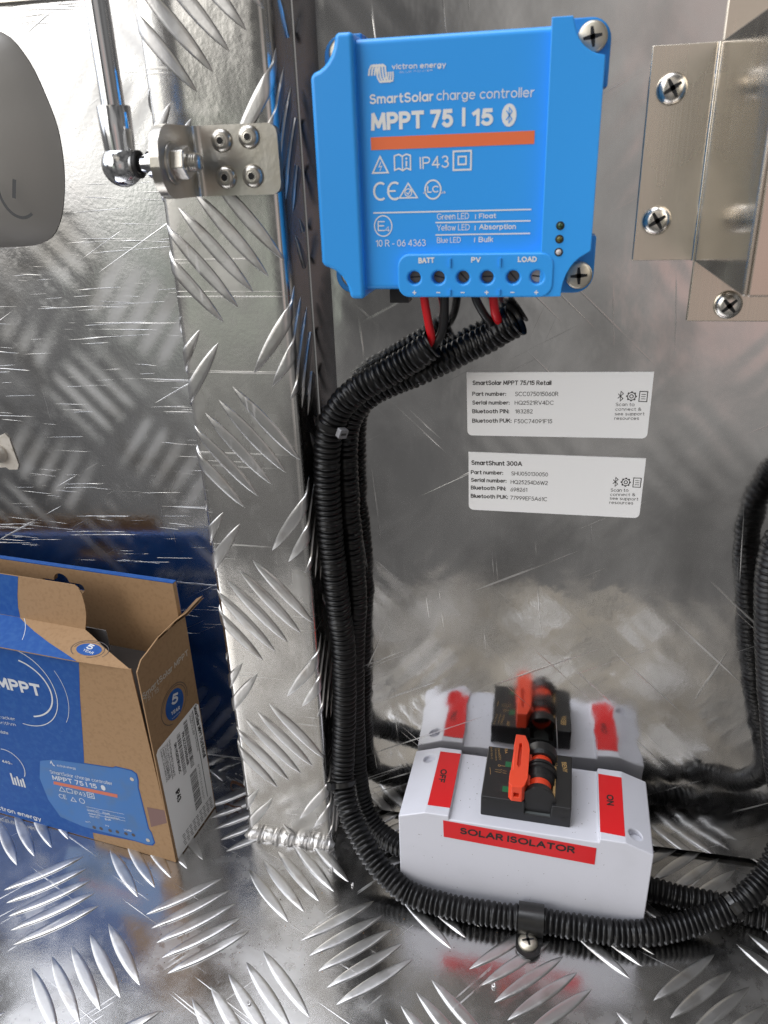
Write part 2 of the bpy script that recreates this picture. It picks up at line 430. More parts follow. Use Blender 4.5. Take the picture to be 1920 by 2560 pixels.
T_L2=[
('SmartShunt 300A',-31.71,230.34,-7.90,230.79,2.33,'b'),
('Part number:',-31.83,225.64,-16.61,226.02,2.01,'b'),
('Serial number:',-31.77,221.67,-14.89,221.96,2.02,'b'),
('Bluetooth PIN:',-31.71,217.67,-15.01,217.98,2.04,'b'),
('Bluetooth PUK:',-31.71,213.34,-13.90,213.61,2.06,'b'),
('SHU050130050',-12.80,225.93,4.22,226.13,1.98,''),
('HQ25254D6W2',-12.90,221.57,4.33,221.82,2.00,''),
('698261',-12.83,217.68,-5.02,217.88,2.02,''),
('77999EF5A61C',-12.80,213.39,4.54,213.51,2.04,''),
('Scan to',33.05,219.96,40.97,220.31,1.63,''),
('connect &',33.05,217.84,44.17,218.31,1.50,''),
('see support',33.03,215.92,45.70,216.14,1.50,''),
('resources',33.03,213.78,43.68,214.04,1.51,''),
]
T_BF=[
('MPPT',-98.31,102.41,-67.38,102.83,8.12,'B'),
('tracker',-105.06,79.6,-91.94,80.9,2.3,''),
('algorithm',-112.67,75.0,-92.8,76.6,2.3,''),
('update',-109.55,68.29,-100.28,68.88,2.28,''),
('440',-111.94,45.21,-105.87,45.21,2.3,'b'),
('w',-105.73,45.25,-104.14,45.40,1.38,''),
('victron energy',-131.92,3.4,-94.12,3.4,3.6,'b'),
('SmartSolar charge controller',-76.59,46.3,-32.87,49.3,2.5,''),
('MPPT 75 | 15',-75.97,41.6,-44.6,43.4,3.5,'b'),
('IP43',-62.24,34.2,-54.3,34.7,3.0,''),
('CE',-74.63,27.99,-69.16,28.48,3.24,''),
('LOAD',-32.01,15.27,-26.90,15.91,1.40,'b'),
('BATT',-59.36,13.43,-55.68,13.86,1.14,''),
('PV',-44.93,14.41,-42.43,14.77,1.40,''),
('Float',-44.78,24.60,-39.87,25.13,1.39,'b'),
('Absorption',-43.92,21.90,-33.75,23.09,1.67,''),
('Bulk',-44.26,19.78,-39.91,20.42,1.38,'b'),
('Green LED',-55.89,23.73,-47.14,24.84,1.39,''),
('Yellow LED',-55.30,20.93,-47.12,22.16,1.39,''),
('Blue LED',-55.14,18.94,-48.25,19.79,1.41,''),
('victron energy',-70.16,53.17,-56.60,54.33,1.74,''),
]
T_BS=[
('SmartSolar MPPT',-1.05,116.10,42.08,115.26,3.65,'b'),
('75 | 15',0.09,113.05,12.32,112.06,2.78,''),
('5',19.82,96.70,25.59,94.44,6.14,'B'),
('YEAR',18.34,91.01,26.52,89.20,2.33,'B'),
('warranty',18.48,88.29,26.06,87.39,1.01,''),
('SmartSolar MPPT 75/15 Retail',38.69,81.34,39.97,42.23,3.08,'b'),
('Designed in The Netherlands',35.39,79.31,35.40,51.41,1.40,''),
('Made in India',33.15,79.20,33.98,64.79,1.61,''),
('PN: SCC075015060R',24.23,74.01,23.90,50.64,2.41,'b'),
('SN: HQ2521RV4DC',16.23,73.01,15.99,51.65,2.36,'b'),
('Victron Energy B.V. De Paal 35',12.26,78.74,11.02,54.24,1.74,''),
('1351 AA Almere The Netherlands',10.00,78.46,9.49,53.73,1.40,''),
('CAN ICES-3(B)/NMB-3(B)',8.24,78.14,7.54,56.13,1.40,''),
('Contains FCC ID: SH6MDBT42Q',6.23,78.64,6.30,56.00,1.56,''),
('Contains IC: 8017A-MDBT42Q',4.36,79.03,4.48,56.17,1.41,''),
('IP43',10.04,43.70,10.37,35.37,3.98,'B'),
]
T_SW=[
('13A',-10.13,-9.25,-9.88,-13.42,1.46,'b'),
('Ue=600V',-13.94,-10.12,-12.61,-19.12,1.26,''),
('Ics=Icu=6kA',-15.38,-10.36,-14.46,-19.80,0.94,''),
('Ei=5-10In C',-17.94,-9.78,-16.82,-19.09,0.94,''),
('BENY',20.05,-15.11,20.74,-22.57,2.45,'b'),
('BB1-63',16.53,-10.88,16.80,-18.57,1.27,''),
]

# metals
def metal_sheet(name, col, rough, smudge, scratch_v, scratch_amt, wave, ghost=0.0, stain=None):
    M, t, b, noise, ramp = mat(name, col, rough, 1.0)
    def mixf(a, c2, fac):
        mx = t.nodes.new('ShaderNodeMix'); mx.data_type = 'FLOAT'; t.links.new(fac, mx.inputs['Factor'])
        if isinstance(a, float): mx.inputs[2].default_value = a
        else: t.links.new(a, mx.inputs[2])
        if isinstance(c2, float): mx.inputs[3].default_value = c2
        else: t.links.new(c2, mx.inputs[3])
        return mx.outputs[0]
    r = rough
    for sv, r2, lo, hi in smudge: r = mixf(r, r2, ramp(noise(sv, 6), lo, hi))
    mul = None
    for sv, rot, lo, hi, mlo, mhi in scratch_v:
        k = t.nodes.new('ShaderNodeMath'); k.operation = 'MULTIPLY'
        t.links.new(ramp(noise(sv, 2, rot), lo, hi), k.inputs[0]); t.links.new(ramp(noise((17 + sv[0] * .1, 15, 19), 3), mlo, mhi), k.inputs[1])
        if mul is None: mul = k
        else:
            mx = t.nodes.new('ShaderNodeMath'); mx.operation = 'MAXIMUM'; t.links.new(mul.outputs[0], mx.inputs[0]); t.links.new(k.outputs[0], mx.inputs[1]); mul = mx
    if scratch_amt: r = mixf(r, 0.5, mul.outputs[0])
    if ghost:
        at = t.nodes.new('ShaderNodeAttribute'); at.attribute_name = 'ghost'
        r = mixf(r, ghost, at.outputs['Fac'])
    if isinstance(r, float): b.inputs['Roughness'].default_value = r
    else: t.links.new(r, b.inputs['Roughness'])
    last = None
    for sv, st, dt in wave:
        bp = t.nodes.new('ShaderNodeBump'); bp.inputs['Distance'].default_value = st
        t.links.new(noise(sv, dt), bp.inputs['Height'])
        if last is not None: t.links.new(last, bp.inputs['Normal'])
        last = bp.outputs[0]
    if scratch_amt:
        bp = t.nodes.new('ShaderNodeBump'); bp.inputs['Distance'].default_value = scratch_amt
        t.links.new(mul.outputs[0], bp.inputs['Height'])
        if last is not None: t.links.new(last, bp.inputs['Normal'])
        last = bp.outputs[0]
    if last is not None: t.links.new(last, b.inputs['Normal'])
    if stain:
        c2, sv, lo, hi = stain; mx = t.nodes.new('ShaderNodeMix'); mx.data_type = 'RGBA'
        t.links.new(ramp(noise(sv, 6), lo, hi), mx.inputs['Factor'])
        mx.inputs[6].default_value = (*col, 1); mx.inputs[7].default_value = (*c2, 1); t.links.new(mx.outputs[2], b.inputs['Base Color'])
    return M

SCR_H = [((5, 20, 620), None, .66, .70, .45, .6)]
SCR_X = [((7, 20, 520), (0, .5, 0), .67, .71, .42, .6), ((6, 20, 480), (0, -.75, 0), .68, .72, .45, .6), ((520, 20, 8), (0, .1, 0), .67, .71, .48, .62), ((5, 20, 400), (0, 1.2, 0), .69, .73, .45, .6)]
SCR_F = [((8, 480, 20), (0, 0, .4), .66, .70, .42, .6), ((420, 7, 20), (0, 0, .7), .67, .71, .45, .6)]
M_FLOOR = metal_sheet('floor_aluminium', (0.60, 0.595, 0.59), 0.15, [((24, 24, 24), 0.34, 0.42, 0.68), ((150, 150, 150), 0.22, 0.5, 0.7)],
                      SCR_F, 0.00004, [((26, 26, 26), 0.00035, 2), ((420, 420, 420), 0.000022, 3)], stain=((0.40, 0.385, 0.365), (20, 20, 20), 0.5, 0.75))
M_BAR = metal_sheet('bar_aluminium', (0.60, 0.595, 0.59), 0.31, [((60, 60, 60), 0.40, 0.45, 0.7)], SCR_F, 0.00002, [((500, 500, 500), 0.00005, 3)], stain=((0.50, 0.48, 0.46), (90, 90, 90), 0.5, 0.75))
M_POST = metal_sheet('post_aluminium', (0.72, 0.71, 0.69), 0.16, [((26, 26, 20), 0.34, 0.46, 0.68), ((160, 160, 110), 0.24, 0.5, 0.7)],
                     SCR_H, 0.00003, [((26, 26, 20), 0.0006, 2), ((500, 500, 500), 0.00003, 3)], stain=((0.46, 0.45, 0.43), (24, 24, 14), 0.5, 0.75))
M_LEFT = metal_sheet('left_aluminium', (0.64, 0.645, 0.66), 0.13, [((16, 16, 22), 0.24, 0.42, 0.7), ((150, 150, 150), 0.22, 0.5, 0.7)],
                     SCR_H + [((12, 20, 900), (0, .06, 0), .66, .70, .40, .55), ((14, 20, 760), (0, -.05, 0), .67, .71, .44, .58), ((800, 20, 14), (0, .05, 0), .69, .73, .5, .62)] + SCR_X[:1], 0.00012, [((18, 18, 18), 0.00025, 2), ((520, 200, 520), 0.00004, 3)], ghost=0.42, stain=((0.45, 0.44, 0.43), (22, 22, 26), 0.46, 0.72))
M_RIGHT = metal_sheet('right_aluminium', (0.73, 0.725, 0.72), 0.06, [((13, 13, 9), 0.19, 0.44, 0.68), ((46, 20, 34), 0.15, 0.47, 0.66), ((260, 20, 20), 0.12, 0.5, 0.7)],
                      SCR_X, 0.00004, [((20, 20, 18), 0.0006, 2), ((70, 30, 50), 0.00012, 3)], ghost=0.13, stain=((0.48, 0.475, 0.47), (15, 15, 12), 0.44, 0.70))
M_STAIN = sm('brushed_stainless', (0.70, 0.645, 0.57), 0.14, 1.0, bump=[((900, 900, 8), 0.00002, 2)], rmottle=[((40, 40, 20), 0.24, 0.45, 0.7)])
M_FLANGE = sm('brushed_stainless_flange', (0.80, 0.73, 0.63), 0.27, 1.0, bump=[((1200, 1200, 10), 0.00004, 2)], rmottle=[((50, 50, 20), 0.36, 0.45, 0.7)])
M_ZINC = sm('zinc_steel', (0.60, 0.58, 0.54), 0.30, 1.0, bump=[((600, 600, 600), 0.00005, 3)], mottle=((60, 60, 60), (0.50, 0.47, 0.41), 0.4, 0.7))
M_CHROME = sm('chrome', (0.68, 0.69, 0.71), 0.07, 1.0)
M_SCREW = sm('screw_steel', (0.74, 0.71, 0.66), 0.26, 1.0, bump=[((300, 300, 300), 0.00003, 2)])
M_SCREW_OLD = sm('dull_screw_steel', (0.62, 0.58, 0.49), 0.48, 1.0, bump=[((500, 500, 500), 0.00006, 3)])
M_WELD = sm('weld_aluminium', (0.80, 0.79, 0.78), 0.46, 1.0, bump=[((300, 300, 300), 0.00008, 3)])
M_DARK = sm('black_recess', (0.012, 0.012, 0.012), 0.6)
# plastics, print, paper
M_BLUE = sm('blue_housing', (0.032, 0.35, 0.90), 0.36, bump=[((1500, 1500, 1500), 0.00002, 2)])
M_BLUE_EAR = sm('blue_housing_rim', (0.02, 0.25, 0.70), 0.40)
M_PRINT = sm('white_print', (0.80, 0.80, 0.78), 0.5)
M_ORANGE = sm('orange_print', (0.83, 0.17, 0.055), 0.5)
M_WHITE = sm('white_enclosure', (0.60, 0.605, 0.66), 0.38, bump=[((1400, 1400, 1400), 0.00001, 2)], mottle=((35, 35, 35), (0.56, 0.565, 0.612), 0.5, 0.8))
M_RED = sm('red_tape', (0.62, 0.003, 0.008), 0.30, coat=0.2)
M_INK = sm('black_ink', (0.012, 0.010, 0.010), 0.5)
M_BLACK = sm('black_switch', (0.010, 0.010, 0.011), 0.42, bump=[((900, 900, 900), 0.00003, 2)])
M_GOLD = sm('gold_print', (0.38, 0.24, 0.09), 0.45)
M_LEVER = sm('orange_lever', (0.72, 0.058, 0.018), 0.36)
M_GREEN = sm('green_flag', (0.006, 0.11, 0.04), 0.4)
M_SMOKE = sm('smoky_window', (0.10, 0.11, 0.11), 0.2)
M_CONDUIT = sm('black_conduit', (0.005, 0.005, 0.0055), 0.30, spec=0.32, rmottle=[((120, 120, 120), 0.48, 0.45, 0.7)], mottle=((90, 90, 90), (0.011, 0.0105, 0.010), 0.5, 0.8))
M_STRAP = sm('black_strap', (0.008, 0.008, 0.008), 0.28, rmottle=[((200, 200, 200), 0.42, 0.45, 0.7)])
M_WIRE_R = sm('red_wire', (0.62, 0.008, 0.015), 0.34)
M_WIRE_B = sm('black_wire', (0.012, 0.012, 0.013), 0.36)
M_LABEL = sm('white_label', (0.90, 0.90, 0.90), 0.42)
M_BACK = sm('reflection_darkened_sheet', (0.20, 0.20, 0.21), 0.22, 1.0, bump=[((60, 60, 60), 0.0003, 3)])  # dark reflection beside the post put into the sheet's colour
M_KRAFT = sm('kraft_card', (0.30, 0.182, 0.09), 0.80, bump=[((900, 900, 900), 0.00006, 4)], mottle=((420, 420, 420), (0.265, 0.157, 0.075), 0.45, 0.7))
M_KRAFT_IN = sm('kraft_edge', (0.26, 0.155, 0.075), 0.85)
M_BOXBLUE = sm('blue_box_print', (0.007, 0.066, 0.27), 0.62, spec=0.25, bump=[((900, 900, 900), 0.00004, 4)], mottle=((300, 300, 300), (0.016, 0.085, 0.29), 0.4, 0.7))
M_BOXPIC = sm('pale_blue_box_print', (0.020, 0.125, 0.36), 0.52, mottle=((110, 110, 110), (0.035, 0.12, 0.29), 0.45, 0.72))
M_BOXWHITE = sm('box_white_print', (0.55, 0.57, 0.60), 0.6)
M_BOXGREY = sm('box_grey_print', (0.46, 0.42, 0.36), 0.7)
M_BOXLINE = sm('box_dark_print', (0.06, 0.05, 0.05), 0.7)
M_BOXWEAR = sm('worn_print_edge', (0.26, 0.36, 0.52), 0.8)
M_INTERIOR_SHADE = sm('interior_shade', (0.028, 0.021, 0.017), 0.85)  # shade inside the open carton put into the colour
M_BOXMAUVE = sm('box_mauve_print', (0.16, 0.09, 0.08), 0.7)
M_PAD = sm('grey_smudge_satin', (0.34, 0.328, 0.31), 0.46, 0.30, bump=[((700, 700, 700), 0.00002, 2)], rmottle=[((60, 60, 60), 0.55, 0.4, 0.7)])
M_PADMARK = sm('grey_mark', (0.04, 0.042, 0.045), 0.5)
M_PATCH = sm('torn_white_patch', (0.62, 0.58, 0.52), 0.7, mottle=((300, 300, 300), (0.42, 0.38, 0.31), 0.5, 0.75))
M_DOME = sm('milky_dome', (0.46, 0.42, 0.36), 0.2, coat=0.4)
M_LEAF = sm('dry_leaf', (0.10, 0.045, 0.025), 0.7)
M_GRIT = sm('grit', (0.09, 0.07, 0.05), 0.8)

# ---------------------------------------------------------------- tread plate bars
TS = [-1, -.9, -.76, -.4, 0, .4, .76, .9, 1]
HS = [0, .74, .95, .99, 1, .99, .95, .74, 0]
def tread_bar(mb, cx, cy, ang, L, w, h, fr, keep=None, mi=0, n=26):
    ca, sa = math.cos(ang), math.sin(ang); P = []
    for i in range(n + 1):
        t = -1 + 2 * i / n
        hw = w / 2 * max(0.0, 1 - t * t) ** 0.85; hh = h * min(1.0, 3.2 * (1 - abs(t))) ** 0.7
        row = []
        for sv, hv in zip(TS, HS):
            a = cx + ca * t * L / 2 - sa * sv * hw; b = cy + sa * t * L / 2 + ca * sv * hw
            row.append((a, b, hh * hv))
        if keep is None or all(keep(q[0], q[1]) for q in row): P.append([fr(*q) for q in row])
    if len(P) > 2: mb.grid(P, mi, True)
def tread_group(mb, cx, cy, ang, fr, keep=None, L=43.5, w=6.1, h=0.85, pitch=9.75, mi=0):
    nx, ny = -math.sin(ang), math.cos(ang)
    for k in range(-2, 3): tread_bar(mb, cx + nx * pitch * k, cy + ny * pitch * k, ang, L, w, h, fr, keep, mi)
# faint dents where the bars of the far side show through a sheet
def ghost_height(X, Z, groups, L=45, w=6.6, pitch=10.4):
    g = np.zeros_like(X)
    for cx, cz, ang in groups:
        ca, sa = math.cos(ang), math.sin(ang)
        for k in range(-2, 3):
            ox, oz = cx - sa * pitch * k, cz + ca * pitch * k
            t = ((X - ox) * ca + (Z - oz) * sa) / (L / 2); s = (-(X - ox) * sa + (Z - oz) * ca) / (w / 2)
            g = np.maximum(g, np.exp(-(s * s) * 0.8) * np.clip(1.15 - t ** 4, 0, 1) * np.exp(-np.maximum(0, np.abs(t) - 1) * 12))
    return g
def sheet_with_ghosts(name, x0, x1, z0, z1, y, step, groups, depth, material, loc=None, parent=None):
    xs = np.linspace(x0, x1, int((x1 - x0) / step) + 1); zs = np.linspace(z0, z1, int((z1 - z0) / step) + 1)
    X, Z = np.meshgrid(xs, zs, indexing='ij'); G = ghost_height(X, Z, groups)
    G = G * np.clip(0.5 + 0.65 * np.sin(X * .045 + 1.7 * np.sin(Z * .023)) * np.sin(Z * .052 + X * .021), 0.05, 1)
    G2 = np.roll(G, 2, axis=0)
    mb = MB(); mb.grid([[(X[i, j], y + depth * G2[i, j], Z[i, j]) for j in range(len(zs))] for i in range(len(xs))], 0, True)
    return mb, [float(q) for q in G.ravel()]

# ---------------------------------------------------------------- floor (setting)
FX0, FX1, FY0, FY1 = -420, 330, -290, 30
mb = MB(); mb.box(FX0, FX1, FY0, FY1, -2, 0, 0)
A42, B40 = math.radians(42.5), math.radians(-40.5)
inside = lambda a, b: FX0 < a < FX1 and FY0 < b < FY1
for i in range(-3, 4):
    for j in range(-3, 2):
        tread_group(mb, -164 + 86.4 * i, -90 + 75.5 * j, A42, on_floor(0.0), inside, mi=1)
        tread_group(mb, -120.3 + 86.4 * i, -52.3 + 75.5 * j, B40, on_floor(0.0), inside, mi=1)
tag(mb.build('floor', [M_FLOOR, M_BAR], loc=(0, 0, 0)), kind='structure')

# ---------------------------------------------------------------- walls
LY = 17.0
dg_ = math.radians
gl = []
for i in range(-2, 3):
    for j in range(-2, 5):
        gl.append((-200 + 70 * i, 215 + 84 * j, dg_(52)))
        gl.append((-235 + 70 * i, 257 + 84 * j, dg_(-47)))
mb, at = sheet_with_ghosts('wall', -420, -120, -2, 431, LY, 1.5, gl, 0.09, M_LEFT)
w_left = thing('metal_wall', (-260, LY, 0), 'scratched silver aluminium wall sheet behind the blue and brown cardboard box', 'wall')
mb.build('wall_sheet', M_LEFT, w_left, attr=at)
mb = MB(); mb.box(-420, -150, LY - 3, LY + 6, 431.2, 434); mb.box(-420, -150, LY - 1, LY + 6, 434, 470)
mb.build('top_lip', M_ZINC, w_left, bevel=0.6)

gr = []
for i in range(-2, 4):
    for j in range(-2, 5):
        gr.append((-12 + 75 * i, 150 + 87 * j, dg_(-48)))
        gr.append((25 + 75 * i, 193 + 87 * j, dg_(50)))
w_right = thing('metal_wall', (30, 0, 0), 'smeared dull aluminium wall panel carrying the charge controller and two white stickers', 'wall')
mb, at = sheet_with_ghosts('wall', -95.6, 330, 3, 470, 0.0, 1.6, gr, -0.13, M_RIGHT)
mb.build('wall_panel', M_RIGHT, w_right, attr=at)
mb = MB(); mb.box(-95.6, 330, 0.8, 2.4, 3, 470); mb.build('panel_edge', M_ZINC, w_right)
mb = MB(); mb.box(-106, 330, 4, 6, -2, 470); mb.build('backing_sheet', M_BACK, w_right)

# ---------------------------------------------------------------- welded tread plate post
PX0, PX1, PYF, PR = -158.2, -106.6, -28.0, 3.0
def post_fr(a, z, h=0.0):
    q = PR * math.pi / 2
    if a > PX1 - PR:
        s = a - (PX1 - PR); th = min(s, q) / PR
        x = PX1 - PR + (PR + h) * math.sin(th); y = PYF + PR - (PR + h) * math.cos(th)
        return (x, y + max(0, s - q), z)
    if a < PX0 + PR:
        s = (PX0 + PR) - a; th = min(s, q) / PR
        x = PX0 + PR - (PR + h) * math.sin(th); y = PYF + PR - (PR + h) * math.cos(th)
        return (x, y + max(0, s - q), z)
    return (a, PYF - h, z)
post = thing('tread_plate_post', (-132, 0, 0), 'welded upright post of silver tread plate between the cardboard box and the black conduit', 'post')
q = PR * math.pi / 2
As = [PX0 + PR - q - 40, PX0 + PR - q - 20] + [PX0 + PR - q * k / 6 for k in range(6, -1, -1)] + [PX0 + PR + (PX1 - PX0 - 2 * PR) * k / 12 for k in range(1, 12)] + [PX1 - PR + q * k / 6 for k in range(7)] + [PX1 - PR + q + k for k in (10, 20, 29)]
Zs = [-1 + 461 * k / 40 for k in range(41)]
mb = MB(); mb.grid([[post_fr(a, z) for z in Zs] for a in As], 0, True)
ag, aa = dg_(-49.5), dg_(54)
keep = lambda a, b: PX0 - 38 < a < PX1 + 28 and 1.5 < b < 458
for k in range(-1, 5):
    z = 68.6 + 87.6 * k
    tread_group(mb, -136.5, z, ag, post_fr, keep, mi=1, L=45, w=6.0)
    for cx in (-169.5, -96.5): tread_group(mb, cx, z + 42.5, aa, post_fr, keep, mi=1, L=45, w=6.0)
    tread_group(mb, -136.5 + 73, z, ag, post_fr, keep, mi=1, L=45, w=6.0)
mb.build('post_sheet', [M_POST, M_BAR], post, sharp=40)
from mathutils import noise as mnoise
rnd = random.Random(3); mb = MB(); P = []
NX = 170
for i in range(NX + 1):
    x = -160.2 + 55.0 * i / NX
    ph = (i + 5 * math.sin(i * .21)) / 13.0; f_ = ph - math.floor(ph); cell = rnd.seed(int(ph)) or rnd.uniform(-.5, .5)
    R_ = (2.7 + 1.5 * (1 - f_) ** .8 + cell) * min(1, (i + 4) / 12, (NX - i + 4) / 12)
    row = []
    for k in range(17):
        a_ = math.radians(-35 + 250 * k / 16)
        lean = 2.2 * math.sin(a_) * (1 - f_)                     # ripples lie slantwise across the bead
        r_ = R_ * (1 + .16 * mnoise.noise(Vector((x * .55, 3 * math.cos(a_), 3 * math.sin(a_)))) + .05 * mnoise.noise(Vector((x * 2.1, 7 * math.cos(a_), 7 * math.sin(a_)))))
        row.append((x + lean * .5, -28.9 + r_ * 1.1 * math.cos(a_), 0.3 + r_ * math.sin(a_) * .95 + .3))
    P.append(row)
mb.grid(P, 0, True)
mb.build('weld_bead', M_WELD, post, sharp=60)

# ---------------------------------------------------------------- screws
def phillips(mb, fr, r, h, mi_d, s=0.62):
    """a dark cross sunk look: four thin wedges lying in the head"""
    for a in range(4):
        c_, s_ = math.cos(a * math.pi / 2), math.sin(a * math.pi / 2)
        g = lambda x, y, z=0: fr(x * c_ - y * s_, x * s_ + y * c_, z)
        w = r * 0.16
        mb.add([g(0, -w, h), g(r * s, -w * .55, h), g(r * s, w * .55, h), g(0, w, h)], [(0, 1, 2, 3)], mi_d)
def screw(name, x, y, z, r, h, material, parent, rot=0.3, domed=True, fr=None):
    mb = MB()
    if fr is None:
        ca, sa = math.cos(rot), math.sin(rot)
        fr = lambda a, b, hh=0: (x + a * ca - b * sa, y - hh, z + a * sa + b * ca)
    prof = [(r, 0), (r, h * .25), (r * .93, h * .55), (r * .78, h * .82), (r * .55, h * .96), (r * .3, h), (0.001, h)] if domed else [(r, 0), (r, h * .55), (r * .93, h * .85), (r * .8, h), (0.001, h)]
    mb.lathe(prof, fr, 28)
    phillips(mb, fr, r, h + 0.05, 1)
    return mb.build(name, [material, M_DARK], parent, sharp=50)

# ---------------------------------------------------------------- charge controller
ctrl = thing('charge_controller', (-37, 0, 310), 'blue solar charge controller with white lettering screwed to the right wall panel', 'charge controller')
CX0, CX1, CZ0, CZ1 = -88.0, 14.0, 314.0, 404.0
W0 = on_wall(0)
mb = MB()
left = [(-88, 327.5), (-88, 391.5)] + arc(-88.5, 404.2, 10.3, 12.0, -90, 0, 8)[1:] + [(-71.6, 404.2), (-71.2, 313.4), (-77, 313.4)] + arc(-88.2, 313.6, 11.0, 12.2, 0, 84, 8)[1:]
right = [(-3.6, 314.2), (-3.9, 404.2), (3.0, 404.2)] + arc(14.3, 404.6, 11.0, 12, 180, 268, 8)[1:] + [(14.2, 392.4), (14.2, 330.6)] + arc(15.4, 314.4, 11, 15.6, 96, 180, 8)[1:]
mb.prism(left[::-1], 3, 40, W0); mb.build('side_block', M_BLUE, ctrl, bevel=3.0, seg=5)
mb = MB(); mb.prism(right, 3, 40, W0); mb.build('side_block', M_BLUE, ctrl, bevel=3.0, seg=5)
mb = MB(); mb.prism([(-73.5, 316.4), (-1.5, 316.4), (-1.5, 402.4), (-73.5, 402.4)], 3, 36, W0)
mb.build('front_panel', M_BLUE, ctrl, bevel=2.2, seg=4)
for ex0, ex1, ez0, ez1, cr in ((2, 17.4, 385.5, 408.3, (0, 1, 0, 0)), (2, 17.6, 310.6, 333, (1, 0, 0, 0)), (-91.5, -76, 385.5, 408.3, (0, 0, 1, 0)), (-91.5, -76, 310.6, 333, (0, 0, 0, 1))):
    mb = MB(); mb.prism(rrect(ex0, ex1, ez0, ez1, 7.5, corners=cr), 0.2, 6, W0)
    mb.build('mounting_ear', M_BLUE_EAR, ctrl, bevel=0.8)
for sx, sz in ((10.6, 401.6), (11.6, 317.9), (-83.6, 401.6), (-83.4, 318.8)):
    screw('screw', sx, -6.1, sz, 5.4, 3.4, M_SCREW_OLD, ctrl, rot=random.uniform(0, .5), domed=False)
# terminal cover with six holes
KC = (343 - 40.6) / (343 - 38.1)                              # the cover stands a little nearer the eye than its first layout
TX = tuple(x * KC for x in (-51.5, -42.1, -32.6, -23.4, -13.6, -4.7))
T_COV = [(s_, x0 * KC, 361 + (y0 - 361) * KC, x1 * KC, 361 + (y1 - 361) * KC, h, fl) for s_, x0, y0, x1, y1, h, fl in T_COV]
mb = MB(); mb.prism(rrect(-57.6, 1.3, 314.2, 330.2, 4.6), 20, 40.6, W0)
cover = mb.build('terminal_cover', M_BLUE, ctrl)
cut = MB()
for x in TX: cut.lathe([(2.2, 36.6), (2.4, 38.5), (2.6, 41.5)], lambda a, b, h, x=x: (x + a, -h, 321.5 + b), 24)
cutter = cut.build('cutter', M_BLUE, ctrl)
apply_boolean(cover, cutter)
md = cover.modifiers.new('bevel', 'BEVEL'); md.width = 0.0007; md.segments = 3; md.limit_method = 'ANGLE'; md.angle_limit = 0.7
for k, x in enumerate(TX):
    mb = MB(); a_ = random.uniform(-.9, .9)
    fr = lambda a, b, h=0, x=x, a_=a_: (x + a * math.cos(a_) - b * math.sin(a_), -37.2 - h, 321.5 + a * math.sin(a_) + b * math.cos(a_))
    mb.lathe([(2.2, -1), (2.15, 0), (0.001, 0.0)], fr, 20); rect(mb, -1.9, 1.9, -.28, .28, fr, 0.06, 1)
    mb.build('terminal_screw', [M_SCREW_OLD if k == 5 else sm('dark_terminal_steel', (0.16, 0.15, 0.14), 0.4, 1.0), M_DARK], ctrl, sharp=50)
cols = {'green': (0.02, 0.06, 0.015), 'yellow': (0.10, 0.085, 0.01), 'clear': (0.55, 0.5, 0.48)}
for nm, lz in (('green', 339.4), ('yellow', 334.8), ('clear', 330.3)):
    mb = MB(); fr = lambda a, b, h=0, lz=lz: (2.75 + a, -40.0 - h, lz + b)
    mb.lathe([(1.55, 0.0), (1.5, 0.12), (1.05, 0.14)], fr, 20, 0); mb.lathe([(1.05, 0.1), (.8, .5), (.4, .7), (0.001, .75)], fr, 16, 1)
    o = mb.build('led', [M_DARK, sm('led_' + nm, cols[nm], 0.15)], ctrl)
    o['label'] = {'green': 'dark green unlit indicator', 'yellow': 'dark yellow unlit indicator', 'clear': 'clear unlit indicator'}[nm]
mb = MB(); mb.box(-65, -57, -20, -12, 308.8, 316.5); mb.build('locking_clip', M_BLACK, ctrl)
# printing
PC = on_wall(-36.0); LF = 0.12
mb = MB()
for s_, x0, y0, x1, y1, h, fl in T_CTRL: text(mb, s_, x0, y0, x1, y1, h, PC, LF, fl)
mb.build('lettering', M_PRINT, ctrl)
mb = MB()
for s_, x0, y0, x1, y1, h, fl in T_COV: text(mb, s_, x0, y0, x1, y1, h, on_wall(-40.6), LF, fl)
for x, sg in zip(TX, '+--+-+'):
    fr = on_wall(-40.6); rect(mb, x - .75, x + .75, 315.85, 316.25, fr, LF)
    if sg == '+': rect(mb, x - .2, x + .2, 315.3, 316.8, fr, LF + .02)
mb.build('terminal_lettering', M_PRINT, ctrl)
for x in (-37.3, -18.5):
    mb = MB(); mb.box(x - .35, x + .35, -41.3, -40.3, 325.4, 328.6); mb.build('divider_rib', M_BLUE, ctrl)
    mb = MB(); mb.box(x - .35, x + .35, -41.3, -40.3, 315.2, 317.2); mb.build('divider_rib', M_BLUE, ctrl)
mb = MB(); rect(mb, -67.3, -7.95, 366.65, 370.9, PC, LF); mb.build('orange_stripe', M_ORANGE, ctrl)
mb = MB()
rect(mb, -67.3, -7.9, 344.7, 345.2, PC, LF); rect(mb, -43.4, -8, 340.8, 341.3, PC, LF); rect(mb, -43.4, -8, 336.4, 336.9, PC, LF)
for x, z in ((-28.3, 342), (-28.4, 338.1), (-28.5, 333.8)): rect(mb, x - .15, x + .15, z, z + 1.7, PC, LF)
rect(mb, -33.7, -32.5, 373.2, 379.2, PC, LF)                      # the bar between 75 and 15
disc(mb, -17.1, 376.1, 2.55, PC, LF, ry=3.65)                     # bluetooth oval
stroke(mb, [(-67, 358.9), (-64, 364.4), (-61.1, 358.9)], .55, PC, LF, closed=True)   # warning triangle
stroke(mb, [(-63.7, 362.6), (-64.5, 360.9), (-63.5, 361.1), (-64.2, 359.6)], .3, PC, LF + .02)
